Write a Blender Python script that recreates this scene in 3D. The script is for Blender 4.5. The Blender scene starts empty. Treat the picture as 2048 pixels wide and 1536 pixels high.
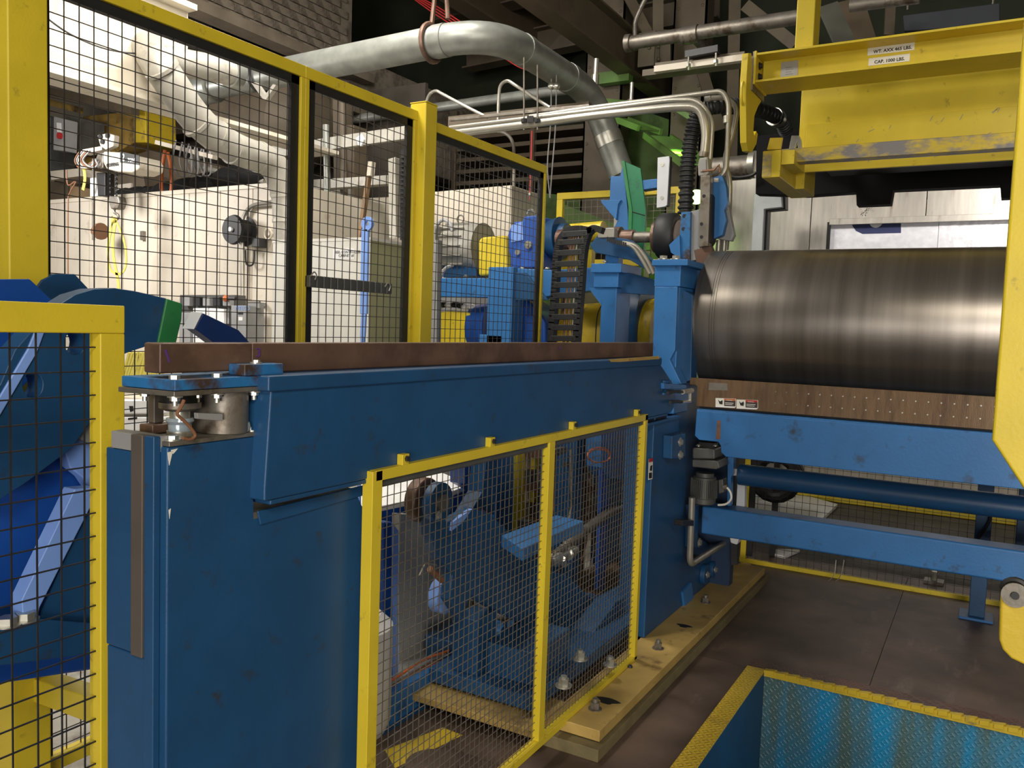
import bpy, bmesh, math, random
from mathutils import Vector, Matrix, geometry

random.seed(7)
PI = math.pi
SC = bpy.context.scene
COL = SC.collection

# ------------------------------------------------------------------ camera
FPX, YAW, PITCH, ROLL = 1654.35, -0.52380263, -0.07071258, 0.03471405
CAM = Vector((0.0, 0.0, 1.65))
_f = Vector((math.sin(YAW)*math.cos(PITCH), math.cos(YAW)*math.cos(PITCH), math.sin(PITCH)))
_r = Vector((math.cos(YAW), -math.sin(YAW), 0.0))
_u = _r.cross(_f)
_c, _s = math.cos(ROLL), math.sin(ROLL)
RIGHT = _r*_c + _u*_s
UP = -_r*_s + _u*_c
FWD = _f
cam_data = bpy.data.cameras.new('camera')
cam = bpy.data.objects.new('camera', cam_data)
COL.objects.link(cam)
cam_data.sensor_fit = 'HORIZONTAL'
cam_data.sensor_width = 36.0
cam_data.lens = FPX/2048*36.0
cam_data.clip_start = 0.05
cam_data.clip_end = 100
cam.matrix_world = Matrix(((RIGHT.x, UP.x, -FWD.x, CAM.x), (RIGHT.y, UP.y, -FWD.y, CAM.y), (RIGHT.z, UP.z, -FWD.z, CAM.z), (0, 0, 0, 1)))
SC.camera = cam

# ------------------------------------------------------------------ world, lamps, exposure
SC.view_settings.view_transform = 'Standard'
SC.view_settings.look = 'None'
SC.view_settings.gamma = 1
SC.view_settings.exposure = 0.0
SC.view_settings.use_curve_mapping = False
world = bpy.data.worlds.new('hall_air')
SC.world = world
world.use_nodes = True
world.node_tree.nodes['Background'].inputs[0].default_value = (1.0, 0.93, 0.82, 1)
world.node_tree.nodes['Background'].inputs[1].default_value = 0.03
SC.cycles.max_bounces = 5
SC.cycles.diffuse_bounces = 3
SC.cycles.glossy_bounces = 3
SC.cycles.use_denoising = True

def area(name, loc, target, size, power, color=(1, .93, .8), sy=None):
    l = bpy.data.lights.new(name, 'AREA')
    l.energy = power; l.color = color; l.size = size
    if sy: l.shape = 'RECTANGLE'; l.size_y = sy
    o = bpy.data.objects.new(name, l); COL.objects.link(o)
    o.location = loc
    o.rotation_euler = (Vector(target)-Vector(loc)).to_track_quat('-Z', 'Y').to_euler()
    return o
def spot(name, loc, power, color, r=.1):
    l = bpy.data.lights.new(name, 'POINT'); l.energy = power; l.color = color; l.shadow_soft_size = r
    o = bpy.data.objects.new(name, l); COL.objects.link(o); o.location = loc
    return o
WARM = (1, .92, .78)
area('bay_lamp_rear', (2.4, -2.6, 4.6), (-0.8, 4.0, 1.2), 1.2, 175, WARM)
area('bay_lamp_back_left', (-3.5, 2.4, 4.3), (-6.2, 5.2, 1.2), .9, 62, (1, .95, .88))
area('bay_lamp_enclosure', (-7.4, 3.3, 3.1), (-6.6, 5.2, 1.1), .7, 82, (1, .96, .93))
area('bay_lamp_over', (-3.3, 1.2, 4.8), (-2.0, 1.6, 1.2), .7, 70, WARM)
area('bay_lamp_far_left', (-3.5, 0.9, 5.4), (-5.2, 2.3, 3.7), .8, 22, (1, .93, .80))
area('bay_lamp_drive', (-3.7, 4.2, 5.0), (-2.9, 5.0, 1.2), 0.8, 210, (1, .95, .87))
area('bay_lamp_right', (2.9, -0.6, 3.9), (0.2, 3.0, 0.6), .9, 22, WARM)
area('hall_daylight_behind', (3.0, -6.5, 1.35), (0, 4.5, 1.6), 4.5, 500, (1, .94, .86), 2.0)
def cone(name, loc, target, power, color, ang):
    l = bpy.data.lights.new(name, 'SPOT'); l.energy = power; l.color = color; l.shadow_soft_size = .1; l.spot_size = math.radians(ang); l.spot_blend = .6
    o = bpy.data.objects.new(name, l); COL.objects.link(o); o.location = loc
    o.rotation_euler = (Vector(target)-Vector(loc)).to_track_quat('-Z', 'Y').to_euler()
cone('green_beacon_light', (-2.6, 7.4, 3.3), (-3.3, 9.2, 1.9), 110, (.5, 1, .15), 60)
cone('green_walkway_light', (-3.4, 7.2, 2.7), (-3.1, 8.6, 4.3), 26, (.5, 1, .2), 46)
cone('hidden_wall_spot', (0.3, 6.7, 3.3), (0.0, 8.9, 2.5), 170, (1, .95, .88), 84)  # hidden spot added to brighten the stainless wall and foil

# ------------------------------------------------------------------ pixel rays onto real planes
def P(px, py, ax, v):
    d = RIGHT*((px-1024)/FPX) - UP*((py-768)/FPX) + FWD
    i = 'XYZ'.index(ax)
    t = (v-CAM[i])/d[i]
    return CAM + d*t
def PS(pts, ax, v): return [P(a, b, ax, v) for a, b in pts]
AXV = {'X': Vector((1, 0, 0)), 'Y': Vector((0, 1, 0)), 'Z': Vector((0, 0, 1))}

# ------------------------------------------------------------------ materials
MATS = {}
def mat(name, col, rough=.5, metal=0., var=.12, vscale=6, dirt=None, bump=0., bscale=60, stretch=None, emit=None, spec=.5, coord='Object'):
    m = bpy.data.materials.new(name); m.use_nodes = True
    n, l = m.node_tree.nodes, m.node_tree.links
    b = n['Principled BSDF']
    b.inputs['Roughness'].default_value = rough
    b.inputs['Metallic'].default_value = metal
    b.inputs['Specular IOR Level'].default_value = spec
    tc = n.new('ShaderNodeTexCoord'); src = tc.outputs[coord]
    if stretch:
        mp = n.new('ShaderNodeMapping'); mp.inputs['Scale'].default_value = stretch
        l.new(src, mp.inputs['Vector']); src = mp.outputs[0]
    ns = n.new('ShaderNodeTexNoise'); ns.inputs['Scale'].default_value = vscale; ns.inputs['Detail'].default_value = 6
    l.new(src, ns.inputs['Vector'])
    rp = n.new('ShaderNodeValToRGB')
    rp.color_ramp.elements[0].position = .3; rp.color_ramp.elements[1].position = .72
    rp.color_ramp.elements[0].color = tuple(c*(1-var) for c in col)+(1,)
    rp.color_ramp.elements[1].color = tuple(min(1, c*(1+var)) for c in col)+(1,)
    l.new(ns.outputs['Fac'], rp.inputs[0]); out = rp.outputs[0]
    if dirt:
        dc, amt, dsc = dirt[:3]
        n2 = n.new('ShaderNodeTexNoise'); n2.inputs['Scale'].default_value = dsc; n2.inputs['Detail'].default_value = 9; n2.inputs['Roughness'].default_value = .65
        s2 = src
        if len(dirt) > 3:
            mp2 = n.new('ShaderNodeMapping'); mp2.inputs['Scale'].default_value = dirt[3]
            l.new(tc.outputs[coord], mp2.inputs['Vector']); s2 = mp2.outputs[0]
        l.new(s2, n2.inputs['Vector'])
        r2 = n.new('ShaderNodeValToRGB'); r2.color_ramp.elements[0].position = 1-amt-.08; r2.color_ramp.elements[1].position = 1-amt+.06
        l.new(n2.outputs['Fac'], r2.inputs[0])
        mx = n.new('ShaderNodeMixRGB'); l.new(r2.outputs[0], mx.inputs[0]); l.new(out, mx.inputs[1]); mx.inputs[2].default_value = tuple(dc)+(1,)
        out = mx.outputs[0]
    l.new(out, b.inputs['Base Color'])
    if bump:
        n3 = n.new('ShaderNodeTexNoise'); n3.inputs['Scale'].default_value = bscale; n3.inputs['Detail'].default_value = 4
        l.new(src, n3.inputs['Vector'])
        bp = n.new('ShaderNodeBump'); bp.inputs['Strength'].default_value = bump; bp.inputs['Distance'].default_value = .004
        l.new(n3.outputs['Fac'], bp.inputs['Height']); l.new(bp.outputs[0], b.inputs['Normal'])
    if emit:
        b.inputs['Emission Color'].default_value = tuple(emit[:3])+(1,); b.inputs['Emission Strength'].default_value = emit[3]
    MATS[name] = m
    return m

BLUE = mat('blue_paint', (.011, .064, .165), .42, 0, .14, 5, dirt=((.03, .035, .04), .32, 14), bump=.12, bscale=90)
BLUE2 = mat('lit_blue_paint', (.028, .145, .38), .42, 0, .12, 4, dirt=((.03, .05, .08), .33, 9), bump=.12, bscale=80)  # lit copy of the blue paint, extra light put into the colour
BLUERUST = mat('blue_paint_rubbed', (.02, .15, .38), .45, 0, .15, 8, dirt=((.05, .03, .02), .45, 9), bump=.2)
ROYAL = mat('royal_blue_paint', (.010, .07, .34), .35, 0, .12, 6)
PALEBLUE = mat('pale_blue_paint_and_lit_edges', (.22, .38, .85), .35, 0, .08, 5)  # pale blue paint, also used to paint lit edges on blue steel
YEL = mat('yellow_paint', (.64, .49, .028), .42, 0, .08, 5, dirt=((.25, .19, .03), .30, 18), bump=.1, bscale=120)
YELD = mat('worn_yellow_paint', (.60, .43, .025), .45, 0, .1, 6, dirt=((.14, .12, .10), .36, 7), bump=.2, bscale=60)
YELBARE = mat('yellow_paint_over_bare_steel', (.58, .43, .03), .45, .1, .1, 5, dirt=((.20, .19, .19), .50, 5, (1, 1, 2)), bump=.2)
BLACK = mat('black_rubber', (.012, .012, .013), .55, 0, .2, 10)
DARK = mat('dark_plastic', (.02, .021, .023), .5, 0, .2, 10)
WIRE = mat('mesh_wire', (.19, .165, .135), .4, .5, .15, 30)
WIREB = mat('black_mesh_wire', (.035, .035, .038), .35, .4, .15, 30)
WIREF = mat('fence_mesh_wire', (.085, .077, .075), .4, .5, .15, 30)
STEEL = mat('zinc_steel', (.55, .54, .48), .35, .8, .12, 20, bump=.1)
STEELD = mat('dull_steel', (.22, .20, .17), .45, .6, .25, 12, dirt=((.10, .07, .045), .4, 9), bump=.2)
GALV = mat('galvanised_steel', (.25, .26, .235), .42, .45, .2, 9, bump=.1)
GALVW = mat('dusty_galvanised_steel', (.40, .38, .33), .5, .2, .15, 6, dirt=((.30, .27, .22), .36, 8), bump=.1)
COND = mat('conduit_steel', (.38, .36, .31), .35, .6, .1, 9)
RUSTB = mat('rust_brown_steel', (.17, .10, .07), .42, .35, .16, 7, dirt=((.11, .065, .048), .45, 5), bump=.15)
SCRAPE = mat('scraper_brown_steel', (.15, .09, .045), .4, .3, .18, 7, dirt=((.10, .055, .028), .42, 6, (3, 1, .5)), bump=.15, stretch=(6, 1, 1))
TAN = mat('tan_plate_paint', (.44, .30, .09), .5, 0, .18, 5, dirt=((.12, .06, .025), .34, 6), bump=.15)
TAND = mat('tan_grout', (.16, .13, .06), .7, 0, .2, 12, bump=.3)
FLOOR = mat('steel_deck', (.125, .085, .064), .5, .25, .45, 3, dirt=((.20, .15, .125), .34, 4, (2.5, .7, 1)), bump=.35, bscale=18)
CONC = mat('grey_concrete', (.35, .33, .29), .8, 0, .2, 3, dirt=((.16, .14, .12), .4, 4), bump=.3, bscale=30)
CREAM = mat('cream_paint', (.62, .56, .46), .55, 0, .08, 3, dirt=((.42, .35, .27), .33, 5), bump=.1)
GIRD = mat('cream_girder_paint', (.66, .60, .49), .5, 0, .1, 1.2, dirt=((.42, .36, .26), .36, 2.2, (1, 1, .3)), bump=.1)
CABW = mat('light_grey_cabinet_paint', (.66, .65, .60), .45, 0, .04, 3)
CABO = mat('olive_cabinet_body', (.36, .36, .20), .5, 0, .05, 3)
BRICK = mat('painted_brick', (.33, .28, .22), .8, 0, .25, 5, dirt=((.17, .14, .11), .45, 6), bump=.5, bscale=40)
BRBEAM = mat('brown_beam_paint', (.12, .092, .06), .6, 0, .2, 3, dirt=((.10, .075, .05), .4, 3), bump=.15)
TRUSS = mat('dusty_truss_paint', (.12, .095, .065), .6, 0, .2, 4, dirt=((.13, .10, .07), .4, 4), bump=.15)
ROOF = mat('dark_roof_deck', (.055, .045, .034), .85, 0, .35, 2, bump=.3)
GREENW = mat('green_lit_wall_paint', (.10, .17, .04), .7, 0, .35, 1.5, dirt=((.05, .09, .025), .45, 1.5), bump=.15)  # green light on the back plates painted into their colour
GREEN = mat('green_urethane', (.012, .17, .075), .42, 0, .15, 5, dirt=((.01, .06, .03), .4, 5))
GREENS = mat('bright_green_urethane', (.025, .20, .06), .42, 0, .12, 5, dirt=((.01, .10, .03), .36, 7))
WHITE = mat('white_paint', (.80, .80, .80), .45, 0, .05, 5)
WBAR = mat('white_plastic_bar', (.62, .65, .68), .4, 0, .08, 6, dirt=((.45, .47, .5), .35, 5))
STAIN = mat('stainless_panel', (.43, .40, .36), .38, .45, .14, 5, dirt=((.25, .20, .16), .33, 5, (2.5, 1, .35)), bump=.1, stretch=(4, 1, .5))
FOIL = mat('crinkled_foil', (.85, .85, .92), .35, .15, .1, 12, bump=1.0, bscale=14)
NAVY = mat('navy_print', (.015, .025, .12), .4)
MOTOR = mat('grey_motor_paint', (.30, .29, .255), .45, .1, .15, 8, dirt=((.2, .18, .15), .35, 8), bump=.15)
MOTORD = mat('dark_grey_motor_paint', (.085, .085, .08), .5, .2, .2, 8, bump=.15)
ORANGE = mat('orange_hose', (.55, .13, .03), .5)
RED = mat('red_paint', (.45, .02, .02), .5)
COPPER = mat('brown_cable', (.22, .10, .05), .5)
GREYC = mat('grey_cable', (.3, .3, .3), .5)
SLING = mat('yellow_webbing', (.60, .52, .10), .7)
GREYP = mat('grey_panel_paint', (.27, .27, .27), .5, 0, .1, 4)
OLIVE = mat('mustard_machine_paint', (.30, .19, .04), .6, 0, .3, 5, dirt=((.06, .04, .02), .4, 4))
SOOT_SHADE = mat('soot_and_shade_black', (.006, .006, .006), .6)  # soot marks, and the black that paints shade inside the hood
INK = mat('black_ink', (.01, .01, .01), .6)
INKW = mat('white_ink', (.8, .8, .76), .6)
PURPLE = mat('purple_marker', (.10, .03, .22), .6)
LABELW = mat('white_label', (.78, .76, .68), .5)
LABELD = mat('dark_label', (.05, .035, .03), .5)
LABELO = mat('orange_label', (.50, .14, .05), .5)
WOOD = mat('brown_wood', (.22, .13, .06), .6, 0, .3, 8)
PLATEL = mat('aluminium_nameplate', (.55, .54, .52), .3, .5, .05, 8)
PAPER = mat('brown_cardboard', (.32, .22, .12), .7, 0, .15, 5)
GREENLAMP = mat('green_lamp_glow', (.3, .9, .2), .5, emit=(.45, 1, .2, 9))
GREENTRAY = mat('green_lit_tray_paint', (.13, .24, .06), .5, 0, .2, 5)  # green glow on the trays is part of this colour

def roll_mat():
    m = bpy.data.materials.new('polished_roll_steel'); m.use_nodes = True
    n, l = m.node_tree.nodes, m.node_tree.links; b = n['Principled BSDF']
    tc = n.new('ShaderNodeTexCoord')
    mp = n.new('ShaderNodeMapping'); mp.inputs['Scale'].default_value = (9, .25, .25); l.new(tc.outputs['Object'], mp.inputs[0])
    a = n.new('ShaderNodeTexNoise'); a.inputs['Scale'].default_value = 1.5; a.inputs['Detail'].default_value = 9; a.inputs['Roughness'].default_value = .62; l.new(mp.outputs[0], a.inputs[0])
    r = n.new('ShaderNodeValToRGB'); r.color_ramp.elements[0].position = .3; r.color_ramp.elements[1].position = .75
    r.color_ramp.elements[0].color = (.20, .18, .16, 1); r.color_ramp.elements[1].color = (.34, .31, .28, 1)
    l.new(a.outputs['Fac'], r.inputs[0]); l.new(r.outputs[0], b.inputs['Base Color'])
    b.inputs['Metallic'].default_value = .85
    mp2 = n.new('ShaderNodeMapping'); mp2.inputs['Scale'].default_value = (3, 40, 40); l.new(tc.outputs['Object'], mp2.inputs[0])
    c = n.new('ShaderNodeTexNoise'); c.inputs['Scale'].default_value = 1; c.inputs['Detail'].default_value = 4; l.new(mp2.outputs[0], c.inputs[0])
    bp = n.new('ShaderNodeBump'); bp.inputs['Strength'].default_value = .05; bp.inputs['Distance'].default_value = .003
    l.new(c.outputs['Fac'], bp.inputs['Height']); l.new(bp.outputs[0], b.inputs['Normal'])
    rr = n.new('ShaderNodeMapRange'); rr.inputs['To Min'].default_value = .30; rr.inputs['To Max'].default_value = .38
    l.new(a.outputs['Fac'], rr.inputs[0]); l.new(rr.outputs[0], b.inputs['Roughness'])
    return m
ROLLM = roll_mat()

def tread_mat(name, col, dirtcol, amt, scale=38, axes=(0, 1), rough=.4):
    # raised diamond tread: two rotated, stretched waves give the lozenges
    m = bpy.data.materials.new(name); m.use_nodes = True
    n, l = m.node_tree.nodes, m.node_tree.links; b = n['Principled BSDF']
    b.inputs['Roughness'].default_value = rough
    tc = n.new('ShaderNodeTexCoord'); sp = n.new('ShaderNodeSeparateXYZ'); l.new(tc.outputs['Object'], sp.inputs[0])
    def M(op, a, bb=None):
        k = n.new('ShaderNodeMath'); k.operation = op
        for i, q in enumerate((a, bb)):
            if q is None: continue
            if isinstance(q, (int, float)): k.inputs[i].default_value = q
            else: l.new(q, k.inputs[i])
        return k.outputs[0]
    u, v = sp.outputs[axes[0]], sp.outputs[axes[1]]
    p = M('MULTIPLY', M('ADD', u, v), scale*3.1416); q = M('MULTIPLY', M('SUBTRACT', u, v), scale*3.1416)
    sa, sb = M('SINE', p), M('SINE', q); ca, cb = M('COSINE', p), M('COSINE', q)
    h1 = M('MULTIPLY', M('POWER', M('ABSOLUTE', sa), 6), M('GREATER_THAN', sb, .0))
    h2 = M('MULTIPLY', M('POWER', M('ABSOLUTE', sb), 6), M('GREATER_THAN', ca, .0))
    h = M('MAXIMUM', h1, h2)
    bp = n.new('ShaderNodeBump'); bp.inputs['Strength'].default_value = .8; bp.inputs['Distance'].default_value = .003
    l.new(h, bp.inputs['Height']); l.new(bp.outputs[0], b.inputs['Normal'])
    ns = n.new('ShaderNodeTexNoise'); ns.inputs['Scale'].default_value = 3; ns.inputs['Detail'].default_value = 8
    mp = n.new('ShaderNodeMapping'); mp.inputs['Scale'].default_value = (2.6, 1, .35) if axes == (0, 2) else (1, 1, 1)
    l.new(tc.outputs['Object'], mp.inputs[0]); l.new(mp.outputs[0], ns.inputs[0])
    r = n.new('ShaderNodeValToRGB'); r.color_ramp.elements[0].position = amt-.12; r.color_ramp.elements[1].position = amt+.12
    r.color_ramp.elements[0].color = tuple(dirtcol)+(1,); r.color_ramp.elements[1].color = tuple(col)+(1,)
    l.new(ns.outputs['Fac'], r.inputs[0]); l.new(r.outputs[0], b.inputs['Base Color'])
    return m
TREADY = tread_mat('yellow_tread_plate', (.72, .50, .04), (.30, .15, .04), .36)
TREADB = tread_mat('blue_tread_plate', (.015, .25, .50), (.08, .15, .15), .52, axes=(0, 2))

# ------------------------------------------------------------------ mesh builder
class B:
    def __init__(s): s.v = []; s.f = []
    def add(s, vs, fs):
        k = len(s.v); s.v += [Vector(v) for v in vs]; s.f += [tuple(i+k for i in f) for f in fs]; return s
    def box(s, a, b):
        x0, x1 = sorted((a[0], b[0])); y0, y1 = sorted((a[1], b[1])); z0, z1 = sorted((a[2], b[2]))
        return s.add([(x0, y0, z0), (x1, y0, z0), (x1, y1, z0), (x0, y1, z0), (x0, y0, z1), (x1, y0, z1), (x1, y1, z1), (x0, y1, z1)],
                     [(0, 3, 2, 1), (4, 5, 6, 7), (0, 1, 5, 4), (1, 2, 6, 5), (2, 3, 7, 6), (3, 0, 4, 7)])
    def prism(s, pts, d, holes=()):
        d = Vector(d)
        if holes:
            loops = [list(pts)]+[list(h) for h in holes]
            allp = [p for lp in loops for p in lp]; n = len(allp)
            tris = geometry.tessellate_polygon(loops)
            fs = [tuple(t) for t in tris]+[tuple(i+n for i in reversed(t)) for t in tris]
            k = 0
            for lp in loops:
                m = len(lp)
                fs += [(k+i, k+(i+1) % m, k+(i+1) % m+n, k+i+n) for i in range(m)]; k += m
            return s.add(allp+[p+d for p in allp], fs)
        n = len(pts)
        return s.add(list(pts)+[Vector(p)+d for p in pts], [tuple(range(n)), tuple(range(2*n-1, n-1, -1))]+[(i, (i+1) % n, (i+1) % n+n, i+n) for i in range(n)])
    def px(s, pts, ax, v, t, holes=()):
        return s.prism(PS(pts, ax, v), AXV[ax]*t, [PS(h, ax, v) for h in holes])
    def rect(s, ax, v, p, q, t):
        a = P(p[0], p[1], ax, v); b = P(q[0], q[1], ax, v); return s.box(a, b+AXV[ax]*t)
    def tube(s, pts, r, n=10, rs=None, caps=True):
        pts = [Vector(p) for p in pts]; up = None; k = len(s.v); m = len(pts)
        for i, p in enumerate(pts):
            t = (pts[min(i+1, m-1)]-pts[max(i-1, 0)]).normalized()
            if up is None:
                up = t.orthogonal().normalized()
            up = (up - t*up.dot(t)).normalized(); w = t.cross(up)
            rr = rs[i] if rs else r
            for j in range(n):
                a = 2*PI*j/n; s.v.append(p+(up*math.cos(a)+w*math.sin(a))*rr)
        for i in range(m-1):
            for j in range(n):
                s.f.append((k+i*n+j, k+i*n+(j+1) % n, k+(i+1)*n+(j+1) % n, k+(i+1)*n+j))
        if caps: s.f.append(tuple(k+j for j in range(n-1, -1, -1))); s.f.append(tuple(k+(m-1)*n+j for j in range(n)))
        return s
    def cyl(s, a, b, r, n=20, r2=None): return s.tube([a, b], r, n, [r, r if r2 is None else r2])
    def lathe(s, a, b, prof, n=28):
        # prof: (t along a-b in 0..1, radius)
        a = Vector(a); b = Vector(b); d = (b-a).normalized(); up = d.orthogonal().normalized(); w = d.cross(up); k = len(s.v)
        for t, r in prof:
            c = a+(b-a)*t
            for j in range(n):
                g = 2*PI*j/n; s.v.append(c+(up*math.cos(g)+w*math.sin(g))*r)
        m = len(prof)
        for i in range(m-1):
            for j in range(n): s.f.append((k+i*n+j, k+i*n+(j+1) % n, k+(i+1)*n+(j+1) % n, k+(i+1)*n+j))
        s.f.append(tuple(k+j for j in range(n-1, -1, -1))); s.f.append(tuple(k+(m-1)*n+j for j in range(n)))
        return s
    def bar(s, a, b, w, h, up=(0, 0, 1)):
        # rectangular bar from a to b, w across, h along up
        a = Vector(a); b = Vector(b); d = (b-a).normalized(); up = Vector(up); up = (up-d*up.dot(d)).normalized(); sd = d.cross(up)
        q = [sd*w/2+up*h/2, -sd*w/2+up*h/2, -sd*w/2-up*h/2, sd*w/2-up*h/2]
        return s.add([a+x for x in q]+[b+x for x in q], [(3, 2, 1, 0), (4, 5, 6, 7), (0, 1, 5, 4), (1, 2, 6, 5), (2, 3, 7, 6), (3, 0, 4, 7)])
    def sphere(s, c, r, n=12, m=8, sc=(1, 1, 1)):
        c = Vector(c); k = len(s.v)
        for i in range(1, m):
            for j in range(n):
                th = PI*i/m; ph = 2*PI*j/n
                s.v.append(c+Vector((r*sc[0]*math.sin(th)*math.cos(ph), r*sc[1]*math.sin(th)*math.sin(ph), r*sc[2]*math.cos(th))))
        t = len(s.v); s.v += [c+Vector((0, 0, r*sc[2])), c-Vector((0, 0, r*sc[2]))]
        for i in range(m-2):
            for j in range(n): s.f.append((k+i*n+j, k+(i+1)*n+j, k+(i+1)*n+(j+1) % n, k+i*n+(j+1) % n))
        for j in range(n): s.f.append((t, k+j, k+(j+1) % n)); s.f.append((t+1, k+(m-2)*n+(j+1) % n, k+(m-2)*n+j))
        return s
    def make(s, name, m, parent=None, bevel=0., seg=2, angle=35, kind=None):
        xs = [v.x for v in s.v]; ys = [v.y for v in s.v]; zs = [v.z for v in s.v]
        c = Vector(((min(xs)+max(xs))/2, (min(ys)+max(ys))/2, min(zs)))
        me = bpy.data.meshes.new(name)
        me.from_pydata([v-c for v in s.v], [], s.f)
        bm = bmesh.new(); bm.from_mesh(me); bmesh.ops.recalc_face_normals(bm, faces=bm.faces); bm.to_mesh(me); bm.free()
        me.shade_smooth(); me.set_sharp_from_angle(angle=math.radians(angle))
        me.materials.append(m)
        o = bpy.data.objects.new(name, me); COL.objects.link(o); o.location = c
        if bevel:
            md = o.modifiers.new('bevel', 'BEVEL'); md.width = bevel; md.segments = seg; md.limit_method = 'ANGLE'; md.angle_limit = math.radians(40); md.harden_normals = True
        if parent is not None:
            o.parent = parent
            if parent.type != 'EMPTY': o.matrix_parent_inverse = Matrix.Translation(-parent.location)
        if kind: o['kind'] = kind
        return o

THINGS = []
def thing(name, label, cat, group=None, kind=None):
    o = bpy.data.objects.new(name, None); COL.objects.link(o); o.empty_display_size = .1
    o['label'] = label; o['category'] = cat
    if group: o['group'] = group
    if kind: o['kind'] = kind
    THINGS.append(o); return o
def tag(o, label, cat, group=None):
    o['label'] = label; o['category'] = cat
    if group: o['group'] = group
    return o
def struct(name, b, m, parent=None, bevel=0.):
    o = b.make(name, m, parent, bevel)
    if parent is None: o['kind'] = 'structure'
    return o
def group_empty(name, kind='structure'):
    o = bpy.data.objects.new(name, None); COL.objects.link(o); o['kind'] = kind; THINGS.append(o); return o

def bolt(p, d, r=.012, h=.01, parent=None, m=None, washer=True, name='bolt', stud=0.):
    d = Vector(d).normalized(); p = Vector(p); b = B()
    if washer: b.cyl(p, p+d*.003, r*1.5, 16)
    b.cyl(p, p+d*h, r, 6)
    if stud: b.cyl(p, p+d*(h+stud), r*.55, 10)
    return b.make(name, m or STEEL, parent, 0)
def arc(c, r, a0, a1, u, v, n=8):
    c = Vector(c); u = Vector(u); v = Vector(v)
    return [c+u*r*math.cos(a0+(a1-a0)*i/n)+v*r*math.sin(a0+(a1-a0)*i/n) for i in range(n+1)]
def fillet(pts, r, n=6):
    # round the corners of a polyline
    pts = [Vector(p) for p in pts]; out = [pts[0]]
    for i in range(1, len(pts)-1):
        a, b, c = pts[i-1], pts[i], pts[i+1]
        d1, d2 = (a-b), (c-b); rr = min(r, d1.length*.45, d2.length*.45)
        p0 = b+d1.normalized()*rr; p1 = b+d2.normalized()*rr
        for k in range(n+1):
            t = k/n; out.append(p0*(1-t)**2+b*2*t*(1-t)+p1*t*t)
    out.append(pts[-1]); return out
def smooth_path(pts, n=6):
    pts = [Vector(p) for p in pts]; out = []
    for i in range(len(pts)-1):
        p0 = pts[max(i-1, 0)]; p1 = pts[i]; p2 = pts[i+1]; p3 = pts[min(i+2, len(pts)-1)]
        for k in range(n):
            t = k/n
            out.append(.5*((2*p1)+(p2-p0)*t+(2*p0-5*p1+4*p2-p3)*t*t+(3*p1-p0-3*p2+p3)*t**3))
    out.append(pts[-1]); return out
def text(s, org, xd, yd, size, m, parent, name='lettering', extr=.0006, bold=0.):
    cu = bpy.data.curves.new(name, 'FONT'); cu.body = s; cu.size = size; cu.extrude = extr; cu.resolution_u = 2; cu.offset = bold
    t = bpy.data.objects.new(name, cu); COL.objects.link(t)
    bpy.context.view_layer.update()
    me = bpy.data.meshes.new_from_object(t)
    bpy.data.objects.remove(t)
    xd = Vector(xd).normalized(); yd = Vector(yd); yd = (yd-xd*yd.dot(xd)).normalized(); zd = xd.cross(yd)
    me.transform(Matrix(((xd.x, yd.x, zd.x, 0), (xd.y, yd.y, zd.y, 0), (xd.z, yd.z, zd.z, 0), (0, 0, 0, 1))))
    me.materials.clear(); me.materials.append(m)
    o = bpy.data.objects.new(name, me); COL.objects.link(o); o.location = Vector(org)
    if parent is not None:
        o.parent = parent
        if parent.type != 'EMPTY': o.matrix_parent_inverse = Matrix.Translation(-parent.location)
    return o
def grid(ax, v, lo, hi, step, r, off=0.):
    # woven wire in the plane ax = v, between lo and hi given as (u, z)
    b = B(); u0, z0 = lo; u1, z1 = hi
    pt = (lambda u, z, d=0: (v+d, u, z)) if ax == 'X' else (lambda u, z, d=0: (u, v+d, z))
    u = u0+off
    while u < u1: b.tube([pt(u, z0), pt(u, z1)], r, 4, caps=False); u += step
    z = z0+off
    while z < z1: b.tube([pt(u0, z, r*1.2), pt(u1, z, r*1.2)], r, 4, caps=False); z += step
    return b

# ================================================================== THE SETTING
fl = group_empty('floor')
PX0, PX1, PY0, PY1 = -0.862, 1.6, 1.3, 4.07
for (a, b) in (((-2.3, -3), (PX0, 2.6)), ((-2.3, 2.6), (PX0, PY1)), ((-2.3, PY1), (-.4, 6.3)), ((-.4, PY1), (2.2, 6.3)), ((2.2, -3), (5.5, 6.3)), ((PX1, -3), (2.2, PY1)), ((PX0, -3), (PX1, PY0))):
    B().box((a[0]+.0015, a[1]+.0015, -.03), (b[0]-.0015, b[1]-.0015, 0)).make('deck_plate', FLOOR, fl)
CONC2 = MATS['grey_concrete']
B().box((-12, -3, -.1), (-2.3, 6.3, -.005)).make('concrete_slab', CONC2, fl)
B().box((-12, 6.3, -.1), (5.5, 10, -.005)).make('concrete_slab', mat('unlit_concrete', (.10, .09, .075), .75, 0, .3, 3, bump=.3, bscale=30), fl)  # far slab given a darker colour because no light reaches it
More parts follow.
